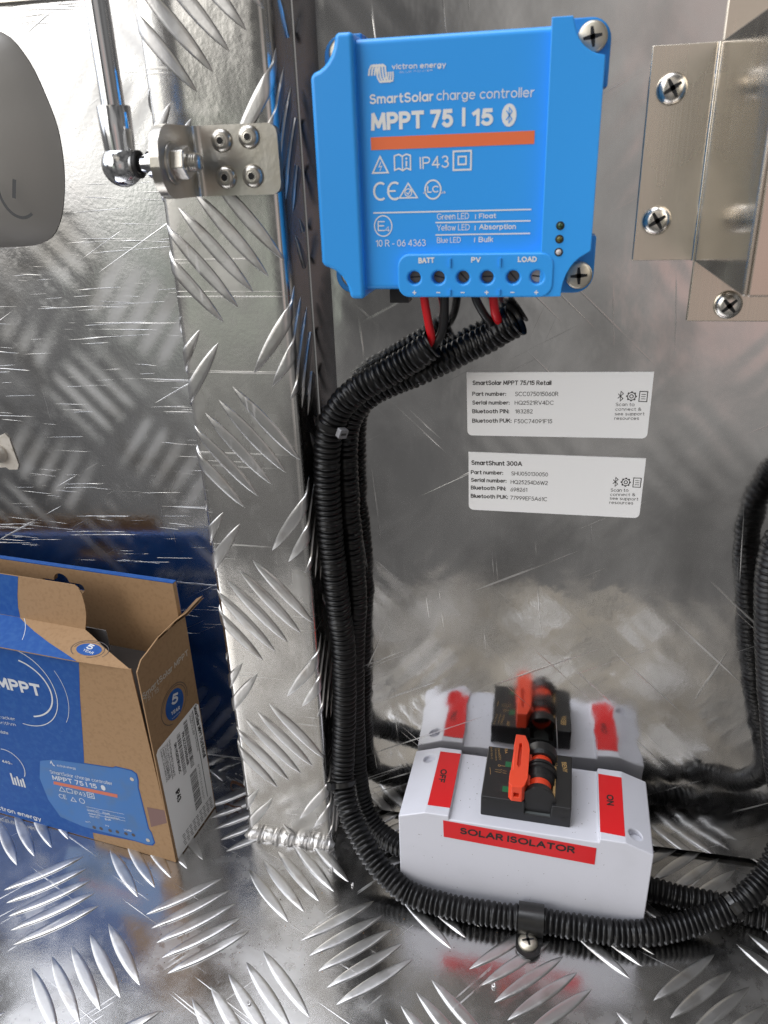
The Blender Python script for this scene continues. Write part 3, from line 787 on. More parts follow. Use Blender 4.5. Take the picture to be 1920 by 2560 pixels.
stroke(mb, [(-58.6, 359.6), (-57, 360.2), (-55.6, 359.4), (-54.1, 360.2), (-52.6, 359.6), (-52.6, 364.4), (-54.1, 364.9), (-55.6, 364.2), (-57, 364.9), (-58.6, 364.4)], .5, PC, LF, closed=True)
rect(mb, -55.8, -55.4, 359.5, 364.2, PC, LF + .02); rect(mb, -54.4, -53.8, 360.8, 362.6, PC, LF + .02); disc(mb, -54.1, 363.4, .35, PC, LF + .02)
stroke(mb, [(-36.7, 359.0), (-30.3, 359.0), (-30.3, 365.2), (-36.7, 365.2)], .6, PC, LF, closed=True)
stroke(mb, [(-34.9, 360.8), (-32.1, 360.8), (-32.1, 363.4), (-34.9, 363.4)], .55, PC, LF, closed=True)
ring(mb, -64.2, 352.5, 2.5, .75, PC, LF, ry=2.9, a0=55, a1=305); ring(mb, -58.8, 352.5, 2.5, .75, PC, LF, ry=2.9, a0=55, a1=305); rect(mb, -61.2, -58.4, 352.2, 352.8, PC, LF + .02)
stroke(mb, [(-57.0, 350), (-50.2, 350), (-53.6, 355)], .5, PC, LF, closed=True); ring(mb, -53.6, 351.8, 1.3, .35, PC, LF + .02); stroke(mb, [(-54.3, 351.9), (-53.7, 351.2), (-52.4, 353)], .4, PC, LF + .03)
ring(mb, -44.3, 352.6, 2.95, .55, PC, LF, ry=3.2)
ring(mb, -63.6, 340.2, 3.4, .42, PC, LF, ry=3.7)
# flowing emblem before the maker's name: two bundles of three curved lines
for k in range(4):
    o_ = k * 1.05
    stroke(mb, [(-67.2 + o_, 390.7), (-66.9 + o_, 392.6), (-66.2 + o_, 393.7), (-65.2 + o_, 393.9), (-64.3 + o_, 393.3), (-64.2 + o_, 391.5), (-63.9 + o_, 389.8), (-63.2 + o_, 388.7), (-62.5 + o_, 388.5)], .62, PC, LF + .004 * k)
    stroke(mb, [(-63.2 + o_ * .9, 388.5), (-61.4 + o_ * .9, 388.8), (-60.9 + o_ * .8, 390.2), (-60.6 + o_ * .7, 391.6)], .5, PC, LF + .02 + .004 * k)
mb.build('marks', M_PRINT, ctrl)
mb = MB(); stroke(mb, [(-18.1, 377.6), (-16.1, 374.9), (-17.1, 373.7), (-17.1, 378.5), (-16.1, 377.3), (-18.1, 374.6)], .34, PC, LF + .1)
mb.build('bluetooth_mark', M_BLUE, ctrl)

# ---------------------------------------------------------------- stickers on the panel
def sticker(name, pts, rows, label, zt, icon_x, icon_z):
    ce = (sum(p[0] for p in pts) / len(pts), 0, sum(p[1] for p in pts) / len(pts))
    mb = MB(); fr = on_wall(-0.15)
    mb.prism(pts, 0, 0.18, fr)
    o = mb.build(name, M_LABEL, loc=ce); tag(o, label, 'sticker', 'white product stickers on the wall panel')
    mb = MB(); fr = on_wall(-0.34)
    for r in rows: text(mb, *r[:6], fr, 0.06, r[6])
    x, z = icon_x, icon_z
    stroke(mb, [(x - 1.1, z + 1.0), (x + 1.1, z - 1.1), (x, z - 2.2), (x, z + 2.2), (x + 1.1, z + 1.1), (x - 1.1, z - 1.0)], .32, fr, .06)
    ring(mb, x + 4.6, z, 1.7, .35, fr, .06); ring(mb, x + 4.6, z, .75, .35, fr, .06)
    for k in range(8):
        a_ = k * math.pi / 4; ca, sa = math.cos(a_), math.sin(a_)
        stroke(mb, [(x + 4.6 + 1.7 * ca, z + 1.7 * sa), (x + 4.6 + 2.25 * ca, z + 2.25 * sa)], .7, fr, .07)
    stroke(mb, [(x + 7.9, z - 2.2), (x + 11.2, z - 2.2), (x + 11.2, z + 2.3), (x + 7.9, z + 2.3)], .35, fr, .06, closed=True)
    for k in (-1, 0, 1): rect(mb, x + 8.7, x + 10.5, z + k * 1.0 - .14, z + k * 1.0 + .14, fr, .06)
    mb.build('lettering', M_INK, o)
    return o
def quad_round(p, r):
    """p: lower left, lower right, upper right, upper left; the two lower corners rounded"""
    out = []
    for i, (a, b) in enumerate(p):
        if i > 1: out.append((a, b)); continue
        P, A, B = Vector((a, b)), Vector(p[i - 1]), Vector(p[(i + 1) % 4])
        s0 = P + (A - P).normalized() * r; s1 = P + (B - P).normalized() * r
        for k in range(7):
            t = k / 6; out.append(tuple(s0 * (1 - t) ** 2 + P * 2 * t * (1 - t) + s1 * t * t))
    return out
sticker('product_sticker', quad_round([(-33.7, 245.0), (46.5, 246.4), (46.3, 276.6), (-34.5, 274.9)], 2.6), T_L1, 'upper of two white stickers on the wall panel, headed SmartSolar MPPT 75/15 Retail', 0, 33.4, 265.6)
sticker('product_sticker', quad_round([(-32.6, 207.0), (47.1, 207.2), (47.1, 236.9), (-33.1, 236.8)], 2.8), T_L2, 'lower of two white stickers on the wall panel, headed SmartShunt 300A', 0, 34.8, 225.0)

# ---------------------------------------------------------------- stainless box bracket, upper right
br = thing('box_bracket', (57, 0, 360), 'brushed stainless bracket box screwed to the panel right of the controller', 'bracket')
mb = MB(); mb.box(32.6, 56.9, -1.5, -0.1, 322.7, 398.5); mb.build('wall_flange', M_FLANGE, br, bevel=0.4)
mb = MB(); mb.box(56.2, 57.7, -93, -1.0, 322.4, 398.6); mb.build('side_plate', M_STAIN, br, bevel=0.7, seg=3)
mb = MB(); mb.tube([Vector((56.2, -1.9, 322.7)), Vector((56.2, -1.9, 398.4))], lambda i, u: 1.1, 16); mb.build('fold', M_STAIN, br)
mb = MB(); mb.box(57.7, 130, -93, -91.5, 322.4, 398.6); mb.build('front_plate', M_STAIN, br, bevel=0.5)
mb = MB(); mb.box(56.6, 140, -1.5, -0.1, 298.4, 322.6); mb.build('lower_tab', M_FLANGE, br, bevel=0.4)
mb = MB(); mb.box(57.0, 140, -1.5, -0.1, 398.8, 450); mb.build('upper_tab', M_FLANGE, br, bevel=0.4)
mb = MB(); mb.box(57.7, 130, -91.4, -1.6, 397.2, 398.6); mb.build('top_plate', M_STAIN, br)
for sx, sz in ((40.8, 384.1), (40.4, 338.0), (71.8, 305.2)): screw('screw', sx, -1.5, sz, 5.6, 3.6, M_SCREW, br, rot=random.uniform(.5, 1.1))

# ---------------------------------------------------------------- riveted lug on the post with its stud
lug = thing('strut_bracket', (-125, -28, 365), 'bent steel lug riveted to the tread plate post, holding the gas strut', 'bracket')
def bent_strip(path, th, hh, zc, z_fr):
    """path: (x, y) centre line; hh(s) half height along it"""
    mb = MB(); n = len(path); top = []
    L = [0]
    for a, b in zip(path, path[1:]): L.append(L[-1] + math.hypot(b[0] - a[0], b[1] - a[1]))
    A, B = [], []
    K = 11
    for i, p in enumerate(path):
        q0, q1 = path[max(i - 1, 0)], path[min(i + 1, n - 1)]
        d = Vector((q1[0] - q0[0], q1[1] - q0[1])).normalized(); nn = Vector((-d.y, d.x)) * th / 2
        h = hh(L[i], L[-1])
        A.append([(p[0] + nn.x, p[1] + nn.y, zc - h + 2 * h * k / (K - 1)) for k in range(K)])
        B.append([(p[0] - nn.x, p[1] - nn.y, zc - h + 2 * h * k / (K - 1)) for k in range(K)])
    mb.grid(A, 0, True); mb.grid([r[::-1] for r in B], 0, True)
    for E0, E1 in ((A, B),):
        mb.grid([[E0[i][0] for i in range(n)], [E1[i][0] for i in range(n)]], 0, True)
        mb.grid([[E1[i][-1] for i in range(n)], [E0[i][-1] for i in range(n)]], 0, True)
        mb.grid([E0[0], E1[0]], 0, True); mb.grid([E1[-1], E0[-1]], 0, True)
    return mb
path = [(-104.6 - 0.35 * k, -30.4) for k in range(12)] + [(-109 - k * 2, -30.4) for k in range(13)]
path += [(-135.3 - 5 * math.sin(t), -35.4 + 5 * math.cos(t)) for t in [math.pi / 2 * k / 8 for k in range(9)]]
path += [(-140.3, -36 - 1.5 * k) for k in range(1, 12)] + [(-140.3, -53 - 0.9 * k) for k in range(1, 14)]
def hh(s, T):
    H = 12.6; r0, r1 = 4.0, 11.0; v = H
    if s < r0: v = H - r0 + math.sqrt(max(0.0, r0 * r0 - (r0 - s) ** 2))
    if T - s < r1: v = H - r1 + math.sqrt(max(0.0, r1 * r1 - (r1 - (T - s)) ** 2))
    return max(v, 1.0)
bent_strip(path, 3.6, hh, 365, None).build('lug_plate', M_ZINC, lug, sharp=45)
def rivet(x, z, name='rivet'):
    mb = MB(); fr = lambda a, b, h=0: (x + a, -32.2 - h, z + b)
    mb.lathe([(4.3, -.2), (4.25, .5), (3.7, 1.5), (2.9, 2.1), (1.9, 2.3), (1.55, 2.2)], fr, 28)
    mb.lathe([(1.75, 2.32), (1.35, 2.36), (1.25, 1.2)], fr, 20, 1); disc(mb, 0, 0, 1.25, fr, 2.42, 2, n=20)
    return mb.build(name, [M_ZINC, M_SCREW, M_DARK], lug, sharp=50)
r0_ = rivet(-115.9, 373.0)
for dx, dz in ((-11.2, -0.9), (0.2, -13.8), (-10.9, -14.0)): copy_part(r0_, (dx, 0, dz))
BY, BZ = -53.0, 364.6
fx = lambda x0: (lambda a, b, h=0: (x0 + h, BY + a, BZ + b))
mb = MB(); mb.lathe([(7.4, 0), (7.4, .6), (6.6, 1.2)], fx(-138.5), 28)
hexp = [(6.0 * math.cos(math.pi / 3 * k + .3), 6.0 * math.sin(math.pi / 3 * k + .3)) for k in range(6)]
mb.prism(hexp, 1.0, 6.2, fx(-138.5)); mb.build('nut', M_ZINC, lug, bevel=0.5)
mb = MB()
prof = [(3.3, 5)] + [(3.3 if k % 2 else 3.0, 6.4 + .45 * k) for k in range(9)] + [(2.6, 10.7), (0.001, 10.8)]
mb.lathe(prof, fx(-138.5), 24); mb.build('threaded_stud', M_ZINC, lug, sharp=60)
mb = MB(); mb.lathe([(3.2, -14), (3.0, -9), (3.4, -6.2), (5.0, -5.6), (5.2, -4.0), (5.2, -1.5), (4.2, 0)], fx(-142.0), 24)
mb.build('ball_stud', M_CHROME, lug, sharp=40)

# ---------------------------------------------------------------- gas strut
st = thing('gas_strut', (-158.5, -53, 357), 'shiny round gas strut rod ending in a ball socket on the riveted lug', 'gas strut')
SX = -159.3
fz = lambda a, b, h=0: (SX + a, BY + b, h)
mb = MB(); mb.lathe([(4.25, 378), (4.25, 470)], fz, 32); mb.build('rod', M_CHROME, st)
mb = MB(); prof = [(5.9, 384.2), (6.1, 383.7), (5.8, 374), (5.5, 368)]
mb.lathe([(4.3, 384.4)] + prof, fz, 32)
prof = [(7.5 * math.cos(math.radians(t)), 364.4 + 7.5 * math.sin(math.radians(t))) for t in range(50, -91, -10)]
prof[-1] = (0.001, prof[-1][1]); mb.lathe(prof, fz, 32)
mb.lathe([(4.3, 5.2), (4.9, 6.4), (4.9, 7.4), (4.2, 7.6), (3.3, 6.8)], lambda a, b, h=0: (SX + h, BY + a, BZ + b), 24, 1)
mb.build('ball_socket', [M_CHROME, M_DARK], st, sharp=50)

# ---------------------------------------------------------------- solid dome standing in for a blurred grey smudge, and patch on the left wall
pad = thing('smudge_dome', (-250, 0, 375), 'grey dome standing in for a blurred reflection-like smudge at the upper left, dark curved mark', 'cover')
mb = MB()
pp_ = [(x * 1.09, 361 + (z - 361) * 1.09) for x, z in ((-320, 331.5), (-247.8, 332.5), (-226, 334.5), (-216, 343), (-210, 360), (-208.5, 378), (-211.5, 393), (-217, 407), (-226.6, 416.5), (-250, 420), (-320, 422))]
pp_ = [(p.x, p.y) for p in spline([(x, z, 0) for x, z in pp_], 4.0)]
ccx, ccz = -300.0, 372.0
rows = []
for k in range(15):
    q_ = k / 14; sc_ = 1 - .62 * q_; hgt = 17 * math.sin(q_ * math.pi / 2) ** .8
    rows.append([(ccx + (x - ccx) * sc_, LY - .3 - hgt, ccz + (z - ccz) * sc_) for x, z in pp_])
rows.append([(ccx, LY - .3 - 17.2, ccz) for _ in pp_])
mb.grid(rows, 0, True, cv=True)
mb.build('smudge_dome_body', M_PAD, pad, sharp=80)  # added shape for an unidentified soft grey smudge
mb = MB(); fr = on_wall(LY - 16.2)
hz = lambda a, b, h=0: (a, LY - 17.9, b)
ring(mb, -242.5, 357.5, 10.0, 1.4, hz, 0, a0=170, a1=300, ry=13); stroke(mb, [(-243, 361), (-245.3, 353)], 1.9, hz, 0)
mb.build('smudge_mark', M_PADMARK, pad)
pt = thing('dome_bolt', (-297, LY, 221), 'milky dome bolt head on a torn white patch at the left edge', 'bolt')
f17 = on_wall(LY)
sx_ = lambda x, z: (x * 1.0405, 361 + (z - 361) * 1.0405)
mb = MB(); mb.prism([sx_(*q) for q in ((-292, 229), (-289, 234), (-283.5, 236.2), (-281.5, 233.5), (-279.6, 218), (-281, 215.5), (-286, 215.2), (-288, 216.5), (-300, 215), (-300, 228))], 0.2, .8, f17); mb.build('torn_patch', M_PATCH, pt)
mb = MB(); bx, bz = sx_(-290.2, 224.5)
mb.lathe([(5.6, .5), (5.4, 2), (4.6, 4), (3.0, 5.4), (1.2, 6), (.001, 6.1)], lambda a, b, h=0: (bx + a, LY - h, bz + b), 24); mb.build('dome', M_DOME, pt)

# ---------------------------------------------------------------- corrugated conduits, wires, ties
def conduit(name, ctrl_pts, r, label, pitch=2.9, n=28, flare=None, seam=0.5):
    pts = spline(ctrl_pts, pitch / 6); N = len(pts)
    rj = random.Random(len(ctrl_pts)); jit_ = [1 + rj.uniform(-.018, .018) for _ in range(N // 6 + 2)]
    off = [Vector((mnoise.noise(p * .11), mnoise.noise(p * .11 + Vector((9, 0, 0))), mnoise.noise(p * .11 + Vector((0, 9, 0))))) * .35 for p in pts]
    pts = [p + o_ for p, o_ in zip(pts, off)]
    def rad(i, u):
        ph = (i % 6) / 6.0
        k = [1.0, 1.0, 0.985, 0.85, 0.83, 0.95][i % 6]
        if abs(u - seam) < 0.6 / n * 1.01: k = [0.86, 0.9, .86, .84, .84, .86][i % 6]
        v = r * k * jit_[i // 6]
        if flare:
            e = i if flare[0] == 'start' else N - 1 - i
            v *= 1 + flare[1] * max(0.0, 1 - e * pitch / 6 / flare[2]) ** 1.5
        return v
    mb = MB(); mb.tube(pts, rad, n, caps=False)
    loc = tuple(ctrl_pts[0]); mid = pts[N // 2]
    o = mb.build(name, M_CONDUIT, loc=(mid.x, mid.y, mid.z), sharp=70)
    return tag(o, label, 'conduit', 'black corrugated conduits'), pts
PATH_A = [(-46.5, -21, 292.2), (-51.5, -21, 288.5), (-57.9, -20, 284.1), (-69.2, -20, 277.6), (-80.9, -20, 270.9), (-89.1, -20, 263), (-93.8, -20, 254.4), (-96.4, -20, 242.6), (-97.8, -20, 225.7), (-97.9, -20, 203.6), (-97.0, -20, 180.5), (-96.2, -20, 160), (-94.8, -20, 132.2), (-95.6, -20.5, 106.4), (-97.2, -22, 75), (-97.8, -27, 51), (-92.6, -36.5, 36), (-83, -45.5, 25), (-71.3, -53, 15), (-60, -58, 9), (-50.3, -60.2, 7), (-31.6, -62.2, 6.6), (-13.4, -63, 6.6), (8.9, -62.3, 6.6), (27.3, -62.8, 6.6), (50, -62.6, 6.6), (66.6, -60, 7), (84, -54.2, 9), (100.6, -49, 15), (112.8, -43, 21.5), (124.2, -33, 29), (131.5, -24, 45), (130, -22, 64), (123.6, -22, 82), (115.4, -22, 116), (108.5, -22, 149), (103, -22, 180.5), (101, -22, 202), (104.5, -22, 217), (114, -23, 234), (130, -24, 254), (155, -25, 280), (190, -25, 310), (240, -25, 340), (330, -25, 380)]
tA, ptsA = conduit('conduit', PATH_A, 6.4, 'long black conduit running down beside the post and along the floor before the white isolator')
tB, ptsB = conduit('conduit', [(-12.5, -15, 301.5), (-18, -13.5, 297.6), (-22.8, -12, 293.8), (-33.6, -10, 287.6), (-44.7, -9, 281.8), (-56.1, -9, 276.3), (-67.8, -8.5, 271.4), (-80, -8.5, 264.5), (-88, -8.5, 254), (-91, -8.5, 240), (-91.4, -8.5, 208), (-90.3, -8.5, 180), (-90.2, -8.5, 155), (-92.6, -9, 125), (-94.2, -9, 90), (-94.6, -9.5, 60), (-94, -11, 38), (-90.5, -15, 20), (-82, -21, 10), (-72, -27, 8), (-60, -31, 8)], 6.2,
       'black conduit from the controller passing behind the long one into the isolator left side', flare=('start', .22, 16), seam=0.2)
tC, ptsC = conduit('conduit', [(58, -33, 8), (70.9, -34.5, 8), (85.1, -36.5, 7.5), (99.3, -37, 7), (112, -38.5, 6.6), (126, -40.5, 6.6), (150, -42, 6.6), (200, -44, 6.6), (270, -46, 6.6), (330, -48, 6.6)], 6.3,
       'short black conduit leaving the right side of the white isolator along the wall foot')
def wire(name, pts, r, material, label, group):
    p = spline(pts, 1.2); mb = MB(); mb.tube(p, lambda i, u: r, 14)
    o = mb.build(name, material, loc=tuple(p[len(p) // 2])); tag(o, label, 'wire', group); return o
wg = 'wires between the controller and the conduits'
wire('wire', [(-50.2, -24, 318), (-49.8, -23.5, 310.5), (-48.3, -23, 301), (-47.4, -22, 294), (-50.5, -20.5, 288.5)], 1.75, M_WIRE_R, 'left red wire under the BATT terminals entering the long conduit', wg)
wire('wire', [(-41.8, -22.5, 318), (-41.7, -22.5, 310.5), (-42, -22, 302), (-43.6, -21, 295.5), (-47.6, -20.5, 290)], 1.9, M_WIRE_B, 'left black wire under the BATT terminals entering the long conduit', wg)
wire('wire', [(-30.5, -22, 318), (-29, -22, 311), (-25.8, -20, 304.5), (-23, -16, 299), (-24.5, -12.5, 293.5)], 1.75, M_WIRE_B, 'right black wire under the PV terminals entering the rear conduit', wg)
wire('wire', [(-22.2, -22.5, 318), (-21.8, -22.5, 311), (-20.9, -21, 304.5), (-19.5, -16, 299.5), (-22.5, -12.5, 293.8)], 1.85, M_WIRE_R, 'right red wire under the PV terminals entering the rear conduit', wg)
def cable_tie(pts, i, label, head_dir, r=6.9, material=None, w=2.6):
    p = Vector(pts[i]); t = (Vector(pts[i + 3]) - Vector(pts[i - 3])).normalized()
    hd = Vector(head_dir); hd = (hd - t * hd.dot(t)).normalized(); s_ = t.cross(hd)
    o = thing('cable_tie', tuple(p), label, 'cable tie', 'cable ties on the conduits')
    mb = MB()
    ringp = lambda rr, h: [tuple(p + (hd * math.cos(a) + s_ * math.sin(a)) * rr + t * h) for a in [2 * math.pi * k / 32 for k in range(32)]]
    mb.grid([ringp(r - .3, -w / 2), ringp(r + .45, -w / 2), ringp(r + .45, w / 2), ringp(r - .3, w / 2)], 0, True, cv=True)
    mb.build('band', M_STRAP, o, sharp=40)
    mb = MB(); fr = F(p + hd * (r + .2), s_, t, hd)
    mb.prism(rrect(-2.3, 2.3, -2.2, 2.2, .6, 3), 0, 2.6, fr); rect(mb, -1.4, 1.4, -.6, .6, fr, 2.65, 1)
    mb.build('head', [material or M_STRAP, M_DARK], o)
def nearest(pts, q): return min(range(4, len(pts) - 4), key=lambda i: (Vector(pts[i]) - Vector(q)).length)
M_GREYTIE = sm('grey_tie_end', (0.20, 0.20, 0.21), 0.3)
cable_tie(ptsA, nearest(ptsA, (-93.5, -20, 255)), 'cable tie with a pale grey tail at the upper bend of the conduit', (0.75, -0.6, -.1), material=M_GREYTIE)
cable_tie(ptsA, nearest(ptsA, (-96.5, -28, 49)), 'black cable tie at the foot of the post where the conduit bends', (-0.55, -0.8, 0))
cable_tie(ptsA, nearest(ptsA, (107, -46, 18)), 'black cable tie at the lower right where two conduits cross', (-0.1, -0.75, 0.7))
# P clip
clip = thing('conduit_clip', (7, -66, 0), 'black strap clip screwed to the floor holding the conduit before the isolator', 'clip')
mb = MB(); cy, cz, cr = -62.4, 6.6, 7.0
P = []
for k in range(0, 21):
    a_ = math.radians(-12 + 228 * k / 20)
    P.append([(1.9 + 12.8 * j / 4, cy + (cr + (.9 if 0 else 0)) * math.cos(a_), cz + cr * math.sin(a_)) for j in range(5)])
P += [[(1.9 + 12.8 * j / 4, -69.6 - .8 * k, 1.7 - .15 * k) for j in range(5)] for k in range(1, 3)]
Q = [[(x, cy + (y - cy) * 1.13, cz + (z - cz) * 1.13 if z > 2 else z + .9) for x, y, z in r] for r in P]
mb.grid(P, 0, True); mb.grid(Q, 0, True); mb.grid([[r[0] for r in P], [r[0] for r in Q]], 0, True); mb.grid([[r[-1] for r in P], [r[-1] for r in Q]], 0, True)
mb.prism(rrect(1.3, 13.8, -80.5, -68.4, 6.0, 8, corners=(1, 0, 0, 1)), 0.3, 2.2, on_floor(0))
mb.build('strap', M_STRAP, clip, sharp=50)
screw('screw', 0, 0, 0, 4.9, 2.6, M_SCREW_OLD, clip, fr=lambda a, b, h=0: (7.3 + a * .95 - b * .3, -72.6 + a * .3 + b * .95, 2.2 + h), domed=True)

# ---------------------------------------------------------------- isolator enclosure
IO = (1.3, -53.5, 0); ya = math.radians(-1.5)
ex, ey = (math.cos(ya), math.sin(ya), 0), (-math.sin(ya), math.cos(ya), 0)
iso = thing('isolator', (1.3, -28, 0), 'white enclosure standing on the floor, with a black switch and red SOLAR ISOLATOR tape', 'isolator')
fp = F(IO, ex, (0, 0, 1), ey)            # (u, z, v): drawn as a section, swept backwards
ft = F(IO, ex, ey, (0, 0, 1))            # (u, v, z): plan
ff = F(IO, ex, (0, 0, 1), tuple(-q for q in ey))   # front face, height towards the camera
ID = 49.6
mb = MB()
prof = [(-63, 0.2), (63, 0.2), (63, 54.4), (49.6, 59.5), (37.3, 59.5), (37.0, 57.1), (-36.4, 57.1), (-36.7, 59.5), (-49, 59.5), (-63, 54.4)]
mb.prism(prof, 0, ID, fp)
shell = mb.build('enclosure', M_WHITE, iso)
cut = MB()
for u, v in ((-53.9, 41.3), (54.6, 8.2)):
    cut.lathe([(3.2, 54.2), (3.3, 64)], lambda a, b, h, u=u, v=v: ft(u + a, v + b, h), 32)
apply_boolean(shell, cut.build('cutter', M_WHITE, iso))
md = shell.modifiers.new('bevel', 'BEVEL'); md.width = 0.0007; md.segments = 3; md.limit_method = 'ANGLE'; md.angle_limit = math.radians(15); md.harden_normals = True
shell.data.polygons.foreach_set('use_smooth', [True] * len(shell.data.polygons)); shell.data.set_sharp_from_angle(angle=math.radians(12))
def tape(poly, fr, lines, label):
    mb = MB(); mb.prism(poly, 0.05, 0.2, fr); o = mb.build('label_tape', M_RED, iso); o['label'] = label
    mb = MB()
    for l in lines: text(mb, *l[:6], fr, 0.27, l[6])
    mb.build('lettering', M_INK, o)
fw = F((IO[0], IO[1], 59.5), ex, ey, (0, 0, 1))
tape([(-48.6, 5.3), (-36.9, 5.6), (-36.9, 46.0), (-48.4, 45.7)], fw, [('OFF', -45.9, 32.2, -45.9, 22.2, 3.6, 'B')], 'red tape reading OFF')
tape([(37.6, 4.6), (49.3, 4.0), (49.5, 44.3), (37.5, 44.9)], fw, [('ON', 41.3, 30.5, 41.3, 23.0, 3.6, 'B')], 'red tape reading ON')
tape([(-39.3, 45.1), (36.2, 42.3), (36.2, 53.4), (-39.6, 56.2)], ff, [('SOLAR ISOLATOR', -31.0, 49.0, 26.2, 47.8, 4.5, 'B')], 'red tape reading SOLAR ISOLATOR')
rs = random.Random(21); mb = MB()
def dot(fr, a, b, r, h):
    k = [r * rs.uniform(.5, 1.3) for _ in range(5)]
    mb.flat([(a + k[i] * math.cos(1.257 * i), b + k[i] * math.sin(1.257 * i)) for i in range(5)], h, fr)
for _ in range(46): dot(ff, rs.uniform(-60, 60), rs.uniform(8, 52), rs.uniform(.08, .26), .06)
for _ in range(40): dot(fw, rs.choice((rs.uniform(-35, -22.5), rs.uniform(24.5, 36))), rs.uniform(2, 48), rs.uniform(.08, .3), -2.32)
o = mb.build('dust_specks', M_GRIT, iso); o['kind'] = 'stuff'
# switch
swb = MB()
swb.prism([(-21.4, 57.0), (23.2, 57.0), (23.2, 69.6), (13.7, 69.6), (13.2, 62), (0.6, 62), (0.4, 69.6), (-21.4, 69.6)], 6.6, 44.2, fp)
sw = swb.build('switch', M_BLACK, iso, bevel=0.6)
mb = MB(); rect(mb, .7, 13.1, 7, 44, ft, 62.2); mb.build('smoky_window', M_SMOKE, sw)
mb = MB(); fb = F((IO[0], IO[1], 0), ex, (0, 0, 1), ey)
bar_prof = [(8.2, 44), (8.2, 38.5), (7.4, 36.1), (6.0, 36.0), (6.0, 32.0), (7.2, 31.8), (8.3, 30), (8.3, 28.8), (7.7, 28.6), (7.7, 27.6), (8.6, 27.4), (8.6, 26), (7.6, 25.6), (7.4, 20.6), (6.0, 19.4), (6.0, 14.6), (7.0, 14.2), (8.4, 10), (8.6, 8.6), (.01, 8.4)]
for (r_a, v_a), (r_b, v_b) in zip(bar_prof, bar_prof[1:]):
    o_ = (v_a == 36.0 and v_b == 32.0) or (v_a == 19.4 and v_b == 14.6)
    P = [[fb(7.1 + r_ * math.cos(2 * math.pi * k / 36), 69.2 + r_ * math.sin(2 * math.pi * k / 36), v_) for k in range(36)] for r_, v_ in ((r_a, v_a), (r_b, v_b))]
    mb.grid(P, 1 if o_ else 0, True, cv=True)
mb.build('barrel', [M_BLACK, M_LEVER], sw, sharp=35)
hb = MB()
hb.prism([(-6.9, 44.8), (-1.9, 44.8), (0.2, 39), (1.0, 34), (1.2, 13), (-0.2, 7.5), (-1.2, 6.2), (-6.2, 6.0), (-7.9, 8.0), (-8.0, 13), (-7.4, 36)], 69.8, 79.4, ft)
hb.prism([(-2, 36.6), (2.4, 36.2), (2.4, 31.4), (0.4, 28.5), (0.4, 23), (2.4, 20), (2.4, 13.8), (-2, 12)], 68.5, 74.5, ft)
handle = hb.build('handle', M_LEVER, sw)
cut = MB(); cut.prism([(-4.6, 38), (-3.2, 38.5), (-2.9, 22), (-3.8, 20), (-4.7, 22)], 76.6, 84, ft); cut.prism([(-5.2, 72.6), (-2.6, 72.6), (-2.6, 75.4), (-5.2, 75.4)], 0, 8.5, fp)
cut.prism([(-9.5, 36), (-6.9, 35), (-6.6, 18), (-9.5, 16)], 75.5, 84, ft)
apply_boolean(handle, cut.build('cutter', M_LEVER, sw))
md = handle.modifiers.new('bevel', 'BEVEL'); md.width = 0.0009; md.segments = 3; md.limit_method = 'ANGLE'; md.angle_limit = math.radians(35)
for v0 in (29.3, 11.2):
    mb = MB(); rect(mb, -12.6, -7.6, v0, v0 + 6, ft, 69.66, 1); rect(mb, -11.2, -8.0, v0 + .4, v0 + 4.4, ft, 69.7, 0); mb.build('indicator_window', [M_GREEN, M_DARK], sw)
mb = MB(); fs_ = on_floor(69.62)
for l in T_SW: text(mb, *l[:6], fs_, .06, l[6])
mb.add([(16.2, -18.9, 69.68), (17.4, -19.2, 69.68), (16.6, -44.0, 69.68), (15.4, -43.8, 69.68)], [(0, 1, 2, 3)])
stroke(mb, [(-11.5, -23.2), (-8.5, -23.3)], .25, fs_, .06); ring(mb, -12.2, -23.2, .6, .22, fs_, .06)
for y_ in (-26.4, -28.0): stroke(mb, [(-14.2, y_), (-11.5, y_ - .2), (-10.6, y_ + .5)], .18, fs_, .06); stroke(mb, [(-10.2, y_ - .3), (-8.2, y_ - .4)], .18, fs_, .06)
stroke(mb, [(-17.0, -25.5), (-16.6, -27.3), (-16.3, -30.5)], .18, fs_, .06)
mb.build('gold_lettering', M_GOLD, sw)
for u, z in ((-19.2, 67.2), (20.6, 66.6), (20.2, 62.0)):
    mb = MB(); disc(mb, u, z, 1.55, F((IO[0], IO[1], 0), ex, (0, 0, 1), tuple(-q for q in ey)), -6.53); mb.build('screw_hole', M_DARK, sw)

